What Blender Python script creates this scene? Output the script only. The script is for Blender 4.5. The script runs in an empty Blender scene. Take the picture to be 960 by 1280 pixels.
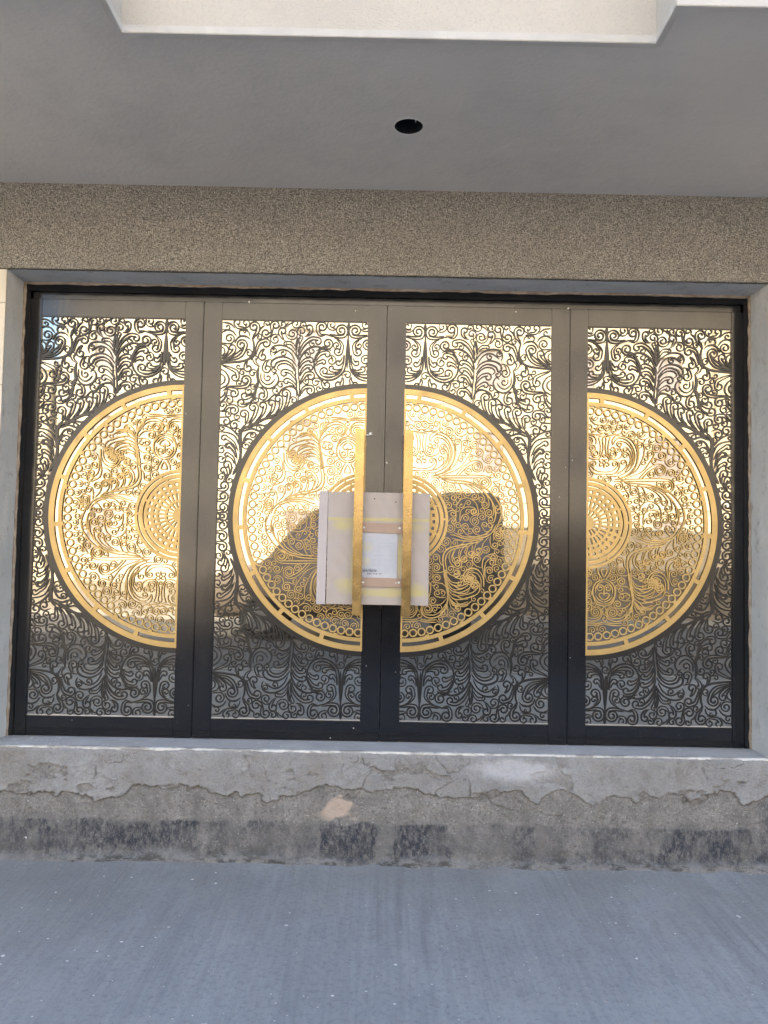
import bpy, bmesh, math, random
import numpy as np
from mathutils import Vector
random.seed(7); rng = np.random.default_rng(7)
SC = bpy.context.scene; COL = SC.collection
PI = math.pi

# ------------------------------------------------------------------ camera, sky, sun, exposure
cam = bpy.data.cameras.new('camera'); co = bpy.data.objects.new('camera', cam); COL.objects.link(co)
cam.sensor_fit = 'VERTICAL'; cam.sensor_height = 32.0; cam.sensor_width = 24.0
cam.lens = 961.0 / 1280.0 * 32.0; cam.clip_end = 2000; cam.clip_start = 0.05
def cam_axes(p, r, yw):
    f = Vector((-math.sin(yw) * math.cos(p), math.cos(yw) * math.cos(p), math.sin(p)))
    r0 = Vector((math.cos(yw), math.sin(yw), 0)); u0 = r0.cross(f)
    return r0 * math.cos(r) + u0 * math.sin(r), u0 * math.cos(r) - r0 * math.sin(r), f
from mathutils import Matrix
rt, up, fw = cam_axes(0.045991, 0.01878, -0.002754)
M_ = Matrix((rt, up, -fw)).transposed().to_4x4(); M_.translation = Vector((-0.00846, -3.72, 1.5))
co.matrix_world = M_; SC.camera = co

SUN_EL, SUN_AZ = 30.0, -14.0            # the sun stands behind the house, a little to the left
world = bpy.data.worlds.new('World'); SC.world = world; world.use_nodes = True
wn = world.node_tree.nodes; wl = world.node_tree.links
sky = wn.new('ShaderNodeTexSky'); sky.sky_type = 'NISHITA'; sky.sun_disc = False
sky.sun_elevation = math.radians(SUN_EL); sky.sun_rotation = math.radians(SUN_AZ)
sky.air_density = 1.0; sky.dust_density = 2.5
wl.new(sky.outputs[0], wn['Background'].inputs[0]); wn['Background'].inputs[1].default_value = 0.15
sun = bpy.data.lights.new('sun', 'SUN'); sun.energy = 2.6; sun.angle = math.radians(0.5); sun.color = (1.0, 0.93, 0.82)
so = bpy.data.objects.new('sun', sun); COL.objects.link(so)
el, az = math.radians(SUN_EL), math.radians(SUN_AZ)
sd = Vector((math.sin(az) * math.cos(el), math.cos(az) * math.cos(el), math.sin(el)))
so.rotation_euler = sd.to_track_quat('Z', 'Y').to_euler(); so.location = (0, 10, 20)
SC.view_settings.view_transform = 'Standard'; SC.view_settings.look = 'None'
SC.view_settings.exposure = 2.45; SC.view_settings.gamma = 1.0

# ------------------------------------------------------------------ helpers
def tag(o, label=None, cat=None, group=None, kind=None):
    for k, v in (('label', label), ('category', cat), ('group', group), ('kind', kind)):
        if v: o[k] = v
    return o
def empty(name, loc, label, cat, group=None):
    o = bpy.data.objects.new(name, None); COL.objects.link(o); o.location = loc
    o.empty_display_size = 0.1
    return tag(o, label, cat, group)
def link(name, me, mat=None, parent=None, loc=None):
    o = bpy.data.objects.new(name, me); COL.objects.link(o)
    if mat and not me.materials: me.materials.append(mat)
    if parent is not None: o.parent = parent
    if loc is not None: o.location = loc
    return o
WP = {}
def wloc(o):
    v = Vector(o.location)
    while o.parent: o = o.parent; v = v + Vector(o.location)
    return v
class MB:
    """collects shapes in world coordinates; build() makes one mesh object whose vertices are relative to its parent"""
    def __init__(s): s.v = []; s.f = []
    def add(s, v, f):
        n = len(s.v); s.v += [tuple(p) for p in v]; s.f += [tuple(i + n for i in q) for q in f]; return s
    def box(s, x0, x1, y0, y1, z0, z1, b=0.0):
        if b <= 0:
            v = [(x, y, z) for x in (x0, x1) for y in (y0, y1) for z in (z0, z1)]
            return s.add(v, [(0, 1, 3, 2), (4, 6, 7, 5), (0, 4, 5, 1), (2, 3, 7, 6), (0, 2, 6, 4), (1, 5, 7, 3)])
        bm = bmesh.new(); bmesh.ops.create_cube(bm, size=1)
        for w in bm.verts:
            w.co = Vector(((x0 + x1) / 2 + w.co.x * (x1 - x0), (y0 + y1) / 2 + w.co.y * (y1 - y0), (z0 + z1) / 2 + w.co.z * (z1 - z0)))
        bmesh.ops.bevel(bm, geom=bm.edges[:], offset=b, segments=2, affect='EDGES')
        bm.verts.ensure_lookup_table()
        s.add([w.co[:] for w in bm.verts], [tuple(w.index for w in f.verts) for f in bm.faces]); bm.free(); return s
    def prism(s, pts, axis, a, b):
        """closed 2D outline extruded along axis ('x','y','z') from a to b"""
        n = len(pts)
        def P(p, h): return {'x': (h, p[0], p[1]), 'y': (p[0], h, p[1]), 'z': (p[0], p[1], h)}[axis]
        v = [P(p, a) for p in pts] + [P(p, b) for p in pts]
        f = [tuple(range(n))[::-1], tuple(range(n, 2 * n))] + [(i, (i + 1) % n, n + (i + 1) % n, n + i) for i in range(n)]
        return s.add(v, f)
    def cyl(s, c, axis, r, h0, h1, n=24, r2=None):
        r2 = r if r2 is None else r2
        def P(a, q, h):
            d = (math.cos(a) * q, math.sin(a) * q)
            return {'x': (h, c[0] + d[0], c[1] + d[1]), 'y': (c[0] + d[0], h, c[1] + d[1]), 'z': (c[0] + d[0], c[1] + d[1], h)}[axis]
        v = [P(2 * PI * i / n, r, h0) for i in range(n)] + [P(2 * PI * i / n, r2, h1) for i in range(n)]
        return s.add(v, [tuple(range(n))[::-1], tuple(range(n, 2 * n))] + [(i, (i + 1) % n, n + (i + 1) % n, n + i) for i in range(n)])
    def build(s, name, mat, parent=None, smooth=False):
        off = wloc(parent) if parent is not None else Vector((0, 0, 0))
        me = bpy.data.meshes.new(name)
        me.from_pydata([tuple(Vector(p) - off) for p in s.v], [], s.f)
        bm = bmesh.new(); bm.from_mesh(me); bmesh.ops.recalc_face_normals(bm, faces=bm.faces); bm.to_mesh(me); bm.free()
        if smooth: me.polygons.foreach_set('use_smooth', [True] * len(me.polygons))
        me.update(); return link(name, me, mat, parent)

# value noise in numpy, for the shapes
_T = rng.random((256, 256))
def vnoise(x, y):
    xi = np.floor(x).astype(int); yi = np.floor(y).astype(int); fx = x - xi; fy = y - yi
    fx = fx * fx * (3 - 2 * fx); fy = fy * fy * (3 - 2 * fy)
    g = lambda i, j: _T[(i) % 256, (j) % 256]
    return (g(xi, yi) * (1 - fx) + g(xi + 1, yi) * fx) * (1 - fy) + (g(xi, yi + 1) * (1 - fx) + g(xi + 1, yi + 1) * fx) * fy
def fbm(x, y, o=4):
    t = 0; a = 0.5; s = 0
    for k in range(o): t = t + a * vnoise(x * 2 ** k + 17.3 * k, y * 2 ** k + 9.1 * k); s += a; a *= 0.5
    return t / s
def sstep(a, b, x): t = np.clip((x - a) / (b - a), 0, 1); return t * t * (3 - 2 * t)

# ------------------------------------------------------------------ materials
class Mat:
    def __init__(s, name, base=(0.5, 0.5, 0.5), rough=0.8, metal=0.0, spec=0.5):
        s.m = bpy.data.materials.new(name); s.m.use_nodes = True
        s.n = s.m.node_tree.nodes; s.l = s.m.node_tree.links; s.b = s.n['Principled BSDF']
        s.b.inputs['Base Color'].default_value = (*base, 1); s.b.inputs['Roughness'].default_value = rough
        s.b.inputs['Metallic'].default_value = metal; s.b.inputs['Specular IOR Level'].default_value = spec
        s.tc = s.n.new('ShaderNodeTexCoord'); s.geo = s.n.new('ShaderNodeNewGeometry'); s.hgt = None
    def coord(s, scale=(1, 1, 1)):
        mp = s.n.new('ShaderNodeMapping'); mp.inputs['Scale'].default_value = scale
        s.l.new(s.geo.outputs['Position'], mp.inputs[0]); return mp.outputs[0]
    def noise(s, sc=5.0, detail=5.0, rough=0.55, scale=(1, 1, 1), dist=0.0, lo=0.3, hi=0.7):
        t = s.n.new('ShaderNodeTexNoise'); t.inputs['Scale'].default_value = sc; t.inputs['Detail'].default_value = detail
        t.inputs['Roughness'].default_value = rough; t.inputs['Distortion'].default_value = dist
        s.l.new(s.coord(scale), t.inputs['Vector']); return s.rng(t.outputs['Fac'], lo, hi)
    def voro(s, sc=100, feature='F1', lo=0, hi=1, scale=(1, 1, 1)):
        t = s.n.new('ShaderNodeTexVoronoi'); t.feature = feature; t.inputs['Scale'].default_value = sc
        s.l.new(s.coord(scale), t.inputs['Vector']); return s.rng(t.outputs['Distance'], lo, hi)
    def rng(s, v, lo, hi, a=0.0, b=1.0):
        r = s.n.new('ShaderNodeMapRange'); r.inputs[1].default_value = lo; r.inputs[2].default_value = hi
        r.inputs[3].default_value = a; r.inputs[4].default_value = b
        if isinstance(v, (int, float)): r.inputs[0].default_value = v
        else: s.l.new(v, r.inputs[0])
        return r.outputs[0]
    def math(s, op, a, b=0.0):
        r = s.n.new('ShaderNodeMath'); r.operation = op
        for i, q in enumerate((a, b)):
            if isinstance(q, (int, float)): r.inputs[i].default_value = q
            else: s.l.new(q, r.inputs[i])
        return r.outputs[0]
    def attr(s, name):
        a = s.n.new('ShaderNodeAttribute'); a.attribute_name = name; return a.outputs['Fac']
    def pos(s, i):
        x = s.n.new('ShaderNodeSeparateXYZ'); s.l.new(s.geo.outputs['Position'], x.inputs[0]); return x.outputs[i]
    def mix(s, fac, a, b, mode='MIX'):
        r = s.n.new('ShaderNodeMix'); r.data_type = 'RGBA'; r.blend_type = mode
        ins = (r.inputs[0], r.inputs[6], r.inputs[7])
        for i, q in zip(ins, (fac, a, b)):
            if isinstance(q, tuple): i.default_value = (*q, 1)
            elif isinstance(q, (int, float)): i.default_value = q
            else: s.l.new(q, i)
        return r.outputs[2]
    def col(s, c): s.l.new(c, s.b.inputs['Base Color']); return s
    def rgh(s, v): s.l.new(v, s.b.inputs['Roughness']); return s
    def bump(s, h, dist=0.002, st=1.0):
        b = s.n.new('ShaderNodeBump'); b.inputs['Strength'].default_value = st; b.inputs['Distance'].default_value = dist
        s.l.new(h, b.inputs['Height'])
        if s.hgt is not None: s.l.new(s.hgt, b.inputs['Normal'])
        s.hgt = b.outputs[0]; s.l.new(s.hgt, s.b.inputs['Normal']); return s

def simple(name, base, rough=0.7, metal=0.0, var=0.12, sc=8.0, bump=0.0, spec=0.5):
    m = Mat(name, base, rough, metal, spec)
    c = m.mix(m.noise(sc, 6), tuple(x * (1 - var) for x in base), tuple(min(1, x * (1 + var)) for x in base)); m.col(c)
    if bump: m.bump(m.noise(sc * 14, 4), bump, 1.0)
    return m.m
M = {}
# roughcast band over the gate: fine aggregate
m = Mat('roughcast', rough=0.95)
g1 = m.noise(290, 2, 0.6, lo=0.36, hi=0.64); g2 = m.voro(170, lo=0.1, hi=0.75); g3 = m.noise(3, 5); g4 = m.noise(190, 2, 0.7, lo=0.44, hi=0.62)
vc = m.n.new('ShaderNodeTexVoronoi'); vc.inputs['Scale'].default_value = 230; m.l.new(m.coord(), vc.inputs['Vector'])
sx = m.n.new('ShaderNodeSeparateColor'); m.l.new(vc.outputs['Color'], sx.inputs[0])
c = m.mix(m.rng(sx.outputs[0], .1, .95), (0.30, 0.275, 0.23), (0.84, 0.79, 0.69)); c = m.mix(m.rng(sx.outputs[1], .82, .86, 0, .8), c, (0.12, 0.11, 0.10)); c = m.mix(m.rng(sx.outputs[2], .9, .94, 0, .7), c, (0.85, 0.82, 0.74))
c = m.mix(m.rng(m.noise(1.3, 6, .65, scale=(1, 1, 2.2), lo=.4, hi=.7), 0, 1, 0, .25), c, (0.36, 0.33, 0.28)); c = m.mix(m.math('MULTIPLY', g2, 0.3), c, (0.19, 0.17, 0.145))
c = m.mix(m.rng(g4, 0.8, 1.0, 0, 0.35), c, (0.74, 0.69, 0.60)); c = m.mix(m.rng(g3, 0, 1, 0, 0.22), c, (0.32, 0.28, 0.23))
m.col(c).bump(g1, 0.006, 1.0).bump(g2, 0.005, 0.8); M['roughcast'] = m.m
# painted soffit
m = Mat('soffit_paint', rough=0.85)
c = m.mix(m.noise(1.2, 5), (0.58, 0.55, 0.50), (0.64, 0.61, 0.555)); c = m.mix(m.noise(1.7, 6, .7, lo=0.5, hi=0.8), c, (0.52, 0.50, 0.465)); c = m.mix(m.rng(m.noise(22, 6, .7, lo=0.6, hi=0.8), 0, 1, 0, .4), c, (0.46, 0.45, 0.43)); m.col(c).bump(m.noise(60, 3), 0.0008).bump(m.noise(4, 3), 0.004, .6); M['soffit'] = m.m
# cream stucco (parapet)
m = Mat('cream_stucco', rough=0.9)
c = m.mix(m.noise(2, 5), (0.48, 0.445, 0.385), (0.55, 0.51, 0.445)); c = m.mix(m.noise(90, 4, lo=0.5, hi=0.75), c, (0.46, 0.43, 0.37)); m.col(c).bump(m.noise(160, 3), 0.0014); M['stucco'] = m.m
M['trim'] = simple('white_trim_paint', (0.52, 0.50, 0.46), 0.7, var=0.08, sc=10, bump=0.0006)
m = Mat('reveal_plaster', rough=0.88)
c = m.mix(m.noise(3, 6), (0.52, 0.515, 0.49), (0.62, 0.61, 0.575)); c = m.mix(m.noise(14, 6, 0.7, lo=0.56, hi=0.72), c, (0.36, 0.34, 0.31)); c = m.mix(m.noise(5, 6, 0.7, scale=(1, 1, .4), lo=0.6, hi=0.75), c, (0.68, 0.67, 0.65)); m.col(c).bump(m.noise(70, 4), 0.0012).bump(m.noise(9, 4), 0.003); M['reveal'] = m.m
m = Mat('cream_tile', rough=0.42)
c = m.mix(m.noise(3, 6, dist=1.5), (0.62, 0.56, 0.45), (0.72, 0.66, 0.56)); m.col(c).bump(m.noise(20, 3), 0.0006); M['tile'] = m.m
m = Mat('sealant', rough=0.9)
c = m.mix(m.noise(22, 5), (0.26, 0.18, 0.12), (0.46, 0.38, 0.29)); m.col(c).bump(m.noise(90, 4), 0.003); M['sealant'] = m.m
# gate paint: black gloss with dust
m = Mat('black_gate_paint', (0.012, 0.012, 0.013), 0.3, 0.0, 0.62)
d1 = m.noise(5, 7, 0.65, scale=(1.6, 1, .5), lo=0.42, hi=0.75); d2 = m.noise(260, 2, lo=0.69, hi=0.74)
sp = m.noise(34, 2, 0.5, lo=0.77, hi=0.785)
c = m.mix(m.rng(d1, 0, 1, 0.0, 0.02), (0.0035, 0.0035, 0.0045), (0.16, 0.14, 0.115)); c = m.mix(m.math('MULTIPLY', d2, 0.35), c, (0.4, 0.38, 0.35)); c = m.mix(sp, c, (0.6, 0.58, 0.54))
m.col(c).rgh(m.rng(d1, 0, 1, 0.10, 0.19)); m.bump(m.noise(14, 3, scale=(1, 1, .3)), 0.0004, .3); M['black'] = m.m
m = Mat('black_scroll_paint', (0.018, 0.016, 0.015), 0.30, 0.0, 0.6)
c = m.mix(m.noise(20, 5), (0.003, 0.003, 0.003), (0.008, 0.007, 0.006)); m.col(c); M['scroll'] = m.m
# gold sheet
m = Mat('gold_sheet', (0.72, 0.47, 0.15), 0.42, 0.75, 0.5)
c = m.mix(m.noise(6, 6, 0.6), (0.42, 0.295, 0.12), (0.50, 0.36, 0.155)); c = m.mix(m.noise(40, 5, 0.7, lo=0.6, hi=0.8), c, (0.27, 0.20, 0.10)); m.col(c)
m.rgh(m.noise(9, 5, lo=-0.8, hi=1.6)); m.bump(m.noise(30, 3), 0.0004, .5); M['gold'] = m.m
for n_ in m.n:
    pass
m.l.new(m.rng(m.noise(9, 5), 0, 1, 0.34, 0.52), m.b.inputs['Roughness'])
m = Mat('brass_handle', (0.75, 0.48, 0.16), 0.3, 0.85)
c = m.mix(m.noise(8, 6, scale=(1, 1, .4)), (0.36, 0.25, 0.10), (0.44, 0.31, 0.14)); c = m.mix(m.noise(30, 5, .7, lo=.58, hi=.95), c, (.38, .26, .13)); m.col(c); m.rgh(m.rng(m.noise(12, 5), 0, 1, 0.18, 0.34)); M['brass'] = m.m
# bronze reflective glass
m = Mat('reflective_glass', (0.60, 0.56, 0.47), 0.012, 1.0)
c = m.mix(m.noise(2.5, 5, lo=.35, hi=.8), (0.43, 0.405, 0.345), (0.36, 0.34, 0.295)); m.col(c)
m.rgh(m.rng(m.noise(7, 6, .7, lo=.5, hi=.9), 0, 1, 0.02, 0.07)); m.bump(m.noise(2.2, 2, 0.4), 0.0015, 0.35); M['glass'] = m.m
# plinth: eroded plaster over rough render, tar remnants
m = Mat('eroded_plaster', rough=0.95)
lay = m.attr('layer'); tar = m.attr('tar'); crk_shade = m.attr('crack_shade'); pat = m.attr('patch'); foot = m.attr('foot')
up_ = m.mix(m.noise(4, 7, .65), (0.27, 0.265, 0.255), (0.40, 0.395, 0.385)); up_ = m.mix(m.noise(30, 6, .7, lo=.55, hi=.75), up_, (0.26, 0.24, 0.21))
lo_ = m.mix(m.noise(9, 8, .7), (0.16, 0.15, 0.135), (0.35, 0.33, 0.30)); lo_ = m.mix(m.noise(70, 5, .7, lo=.52, hi=.66), lo_, (0.14, 0.13, 0.115)); lo_ = m.mix(m.noise(110, 3, lo=.64, hi=.7), lo_, (0.52, 0.5, 0.46))
up_ = m.mix(m.rng(m.noise(3.1, 7, .7, lo=.46, hi=.66), 0, 1, 0, .7), up_, (0.27, 0.245, 0.21)); up_ = m.mix(m.noise(5.5, 7, .75, lo=.62, hi=.70), up_, (0.48, 0.47, 0.46))
c = m.mix(lay, lo_, up_); c = m.mix(m.rng(m.math('MULTIPLY', m.attr('zone'), m.noise(8, 7, .7, lo=.25, hi=.6)), 0, 1, 0, .62), c, (0.115, 0.115, 0.12)); c = m.mix(m.rng(m.noise(95, 5, .8, lo=.5, hi=.66), 0, 1, 0, .42), c, (0.12, 0.11, 0.10)); c = m.mix(m.rng(m.noise(60, 6, .8, lo=.56, hi=.68), 0, 1, 0, .4), c, (0.52, 0.50, 0.47)); c = m.mix(m.rng(m.noise(11, 7, .75, dist=.6, lo=.54, hi=.62), 0, 1, 0, .45), c, (0.19, 0.175, 0.15)); c = m.mix(pat, c, (0.50, 0.40, 0.32))
tm = m.math('MULTIPLY', tar, m.noise(42, 7, .75, scale=(1.7, 1, .8), lo=.38, hi=.56))
tm = m.math('MULTIPLY', tm, m.noise(220, 3, .6, lo=.30, hi=.46))
c = m.mix(tm, c, (0.040, 0.044, 0.056)); 
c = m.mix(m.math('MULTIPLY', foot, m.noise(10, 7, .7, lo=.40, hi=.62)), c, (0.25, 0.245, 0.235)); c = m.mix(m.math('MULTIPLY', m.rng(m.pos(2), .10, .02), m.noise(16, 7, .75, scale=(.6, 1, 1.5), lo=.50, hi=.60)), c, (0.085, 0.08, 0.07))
c = m.mix(m.math('MULTIPLY', crk_shade, 0.75), c, (0.10, 0.085, 0.07)); c = m.mix(m.noise(26, 3, .6, lo=.765, hi=.78), c, (0.75, 0.74, 0.72))  # crevice shade painted in: cracks and the strip below the plaster edge darkened
c = m.mix(m.attr('white'), c, (0.66, 0.66, 0.68))
m.col(c).bump(m.noise(180, 4, .7), 0.003, .9).bump(m.noise(38, 5), 0.004, .6); M['plaster'] = m.m
m = Mat('ledge_paint', rough=0.75)
c = m.mix(m.noise(7, 6), (0.46, 0.445, 0.43), (0.58, 0.565, 0.55)); c = m.mix(m.noise(28, 5, .7, scale=(.6, 2, 1), lo=.62, hi=.66), c, (0.62, 0.62, 0.62)); m.col(c).bump(m.noise(60, 4), 0.0012); M['ledge'] = m.m
m = Mat('ledge_lip', rough=0.85)
c = m.mix(m.noise(16, 6, .7, scale=(.5, 1, 1), lo=.42, hi=.56), (0.36, 0.34, 0.31), (0.72, 0.70, 0.64)); m.col(c).bump(m.noise(70, 5), 0.003); M['lip'] = m.m
# driveway concrete with broom streaks running to the wall
m = Mat('driveway_concrete', rough=0.72, spec=0.4)
st = m.noise(1, 5, .65, scale=(34, 1.0, 1), dist=.3, lo=.3, hi=.72); st2 = m.noise(1, 3, .5, scale=(90, 2.4, 1), lo=.35, hi=.7); st3 = m.noise(1, 3, .6, scale=(15, .8, 1), lo=.55, hi=.75)
c = m.mix(m.noise(1.1, 6, .6), (0.34, 0.345, 0.345), (0.43, 0.437, 0.44)); c = m.mix(m.rng(st, 0, 1, 0, .42), c, (0.21, 0.215, 0.225)); c = m.mix(m.rng(m.math('MULTIPLY', st3, m.noise(.9, 3, lo=.4, hi=.6)), 0, 1, 0, .45), c, (0.17, 0.18, 0.19))
c = m.mix(m.rng(m.noise(7, 8, .75, scale=(1.6, .7, 1), lo=.5, hi=.7), 0, 1, 0, .55), c, (0.24, 0.245, 0.25)); c = m.mix(m.rng(m.noise(45, 7, .8, lo=.50, hi=.66), 0, 1, 0, .75), c, (0.20, 0.205, 0.21)); c = m.mix(m.rng(m.noise(2.3, 7, .7, lo=.52, hi=.62), 0, 1, 0, .3), c, (0.40, 0.40, 0.40)); c = m.mix(m.noise(48, 3, .6, lo=.735, hi=.76), c, (0.5, 0.5, 0.5))
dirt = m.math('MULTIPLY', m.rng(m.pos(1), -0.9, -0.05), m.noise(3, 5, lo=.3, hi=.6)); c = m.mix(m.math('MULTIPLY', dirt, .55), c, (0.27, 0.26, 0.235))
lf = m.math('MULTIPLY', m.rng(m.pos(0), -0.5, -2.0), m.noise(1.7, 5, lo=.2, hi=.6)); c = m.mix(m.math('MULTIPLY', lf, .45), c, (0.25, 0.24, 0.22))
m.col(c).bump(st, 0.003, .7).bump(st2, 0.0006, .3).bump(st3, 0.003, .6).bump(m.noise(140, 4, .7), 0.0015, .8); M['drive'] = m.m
M['asphalt'] = simple('asphalt', (0.17, 0.16, 0.15), 0.9, var=.2, sc=3, bump=.003)
M['earth'] = simple('sandy_ground', (0.42, 0.35, 0.26), 0.95, var=.15, sc=.8, bump=.004)
M['kerb'] = simple('kerb_concrete', (0.38, 0.36, 0.33), 0.9, sc=5, bump=.002)
M['facing'] = simple('facing_stone', (0.55, 0.49, 0.385), 0.9, var=.06, sc=1.5, bump=.003)
M['facing2'] = simple('pale_render', (0.57, 0.525, 0.44), 0.9, var=.06, sc=1.5, bump=.003)
M['facing3'] = simple('buff_render', (0.50, 0.43, 0.33), 0.9, var=.08, sc=1.5, bump=.003)
M['dkglass'] = simple('window_glass', (0.30, 0.27, 0.28), 0.3, var=.1)
M['alu'] = simple('window_frame_metal', (0.25, 0.22, 0.2), 0.4, .6)
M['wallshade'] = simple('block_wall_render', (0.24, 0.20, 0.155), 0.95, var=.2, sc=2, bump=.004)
M['van'] = simple('dark_car_paint', (0.24, 0.195, 0.155), 0.5, 0.0, var=.1, spec=.5)
M['rubber'] = simple('tyre_rubber', (0.03, 0.03, 0.03), 0.85)
M['steel'] = simple('wheel_steel', (0.5, 0.5, 0.5), 0.35, .9)
M['lamp'] = simple('lamp_plastic', (0.7, 0.68, 0.62), 0.2)
M['hole'] = simple('dark_fitting_metal', (0.018, 0.019, 0.02), 0.5)
M['white'] = simple('white_plastic', (0.8, 0.8, 0.78), 0.5, var=.03)
# board sheet
m = Mat('board_sheet', rough=0.6)
w = m.n.new('ShaderNodeTexWave'); w.inputs['Scale'].default_value = 5; w.inputs['Distortion'].default_value = 9; w.inputs['Detail'].default_value = 3; w.inputs['Detail Scale'].default_value = 1.2
mp = m.n.new('ShaderNodeMapping'); mp.inputs['Rotation'].default_value = (0, math.radians(38), 0); m.l.new(m.geo.outputs['Position'], mp.inputs[0]); m.l.new(mp.outputs[0], w.inputs['Vector'])
c = m.mix(m.math('MULTIPLY', m.rng(w.outputs['Fac'], 0, 1, 0.1, .7), m.noise(5, 4)), (0.40, 0.345, 0.295), (0.47, 0.41, 0.355)); c = m.mix(m.noise(6, 5), c, (0.43, 0.38, 0.36))
def blob(m, x, z, rx, rz):
    a = m.math('DIVIDE', m.math('SUBTRACT', m.pos(0), x), rx); b = m.math('DIVIDE', m.math('SUBTRACT', m.pos(2), z), rz)
    d = m.math('ADD', m.math('MULTIPLY', a, a), m.math('MULTIPLY', b, b)); d = m.math('ADD', d, m.math('MULTIPLY', m.noise(14, 4), .5)); return m.rng(d, 1.3, .3)
for (x, z, rx, rz, k) in ((-.19, 1.61, .07, .035, .7), (0, 1.638, .5, .011, .85), (-.14, 1.47, .025, .3, .6), (-.18, 1.31, .07, .04, .7), (.02, 1.275, .25, .026, .75), (.17, 1.29, .06, .04, .6), (.17, 1.60, .05, .03, .45), (.085, 1.46, .014, .13, .8), (-.11, 1.46, .012, .12, .7)):
    c = m.mix(m.math('MULTIPLY', blob(m, x, z, rx, rz), k), c, (0.52, 0.45, 0.17))
m.col(c); M['board'] = m.m
M['strip'] = simple('board_edge', (0.47, 0.42, 0.41), .6, var=.05)
M['batten'] = simple('peach_strip', (0.36, 0.255, 0.19), .5, var=.1, sc=10)
m = Mat('paper', rough=.7)
c = m.mix(m.noise(7, 5), (0.43, 0.445, 0.49), (0.53, 0.535, 0.56)); c = m.mix(m.math('MULTIPLY', blob(m, -.085, 1.50, .05, .03), .5), c, (.56, .51, .3)); c = m.mix(m.math('MULTIPLY', blob(m, -.095, 1.43, .04, .03), .5), c, (.56, .51, .3))
m.col(c).bump(m.noise(16, 3), .003, .5); M['paper'] = m.m
M['ink'] = simple('blue_black_ink', (0.04, 0.05, 0.09), .6)
M['inkpale'] = simple('faded_blue_ink', (0.50, 0.54, 0.60), .6)
M['flake'] = simple('white_paint_flakes', (0.72, 0.72, 0.70), .7, var=.05)

# ------------------------------------------------------------------ ground
def sheet(name, x0, x1, y0, y1, z, mat, nx=1, ny=1):
    v = [(x0 + (x1 - x0) * i / nx, y0 + (y1 - y0) * j / ny, z) for j in range(ny + 1) for i in range(nx + 1)]
    f = [(j * (nx + 1) + i, j * (nx + 1) + i + 1, (j + 1) * (nx + 1) + i + 1, (j + 1) * (nx + 1) + i) for j in range(ny) for i in range(nx)]
    b = MB().add(v, f).build(name, mat); tag(b, kind='structure'); return b
sheet('ground', -600, 600, -900, 600, -0.02, M['earth'])
sheet('road', -80, 80, -12.0, -5.2, -0.016, M['asphalt'])
# driveway: a finely divided slab with a slight unevenness
nx, ny = 260, 200
X, Y = np.meshgrid(np.linspace(-6, 6, nx), np.linspace(-5.2, 0.02, ny))
Z = (fbm(X * 1.3, Y * 1.3 + 5) - .5) * 0.008 + (fbm(X * 11, Y * .5 + 40, 3) - .5) * 0.003
Z += 0.02 * sstep(-0.16, 0.0, Y) * fbm(X * 5 + 3, Y * 0 + 1)
f = [(j * nx + i, j * nx + i + 1, (j + 1) * nx + i + 1, (j + 1) * nx + i) for j in range(ny - 1) for i in range(nx - 1)]
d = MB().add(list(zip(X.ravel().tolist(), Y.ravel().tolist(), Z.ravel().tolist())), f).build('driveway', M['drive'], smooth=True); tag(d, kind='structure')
b = MB()
for i in range(40): b.box(-80 + i * 4, -80 + i * 4 + 3.99, -5.35, -5.2, -.1, .012, .012)
tag(b.build('kerb', M['kerb']), kind='structure')
b = MB()
for i in range(40): b.box(-80 + i * 4, -80 + i * 4 + 3.99, -12.15, -12.0, -.1, .11, .012)
tag(b.build('kerb', M['kerb']), kind='structure')
# white paint flakes scattered on the driveway and the ledge
b = MB()
def flake(x, y, z, r, vert=False):
    n = random.randint(5, 7); a0 = random.random() * 6; st_ = random.uniform(.35, 1)
    p = [(math.cos(a0 + 2 * PI * k / n) * r * random.uniform(.5, 1.1), math.sin(a0 + 2 * PI * k / n) * r * st_ * random.uniform(.5, 1.1)) for k in range(n)]
    h = 0.0012
    v = [(x + q[0], y + q[1], z) for q in p] + [(x + q[0] * .8, y + q[1] * .8, z + h) for q in p]
    b.add(v, [tuple(range(n, 2 * n))] + [(i, (i + 1) % n, n + (i + 1) % n, n + i) for i in range(n)])
for k in range(330):
    x = random.gauss(0, 1.3); y = -random.random() ** 1.1 * 1.9 - 0.12
    zz = float((fbm(np.array(x * 1.3), np.array(y * 1.3 + 5)) - .5) * 0.008 + (fbm(np.array(x * 11), np.array(y * .5 + 40), 3) - .5) * 0.003)
    flake(x, y, zz + .001, random.choice((.0025, .003, .004, .005, .008)))
for k in range(70):
    x = random.choice((random.uniform(-1.85, -1.3), random.uniform(-1.85, 1.85))); flake(x, random.uniform(.02, .16), .5262, random.choice((.003, .004, .007)))
tag(b.build('paint_flakes', M['flake']), label='small white paint flakes scattered over the concrete driveway and the gate ledge', cat='paint flakes', kind='stuff')

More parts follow.
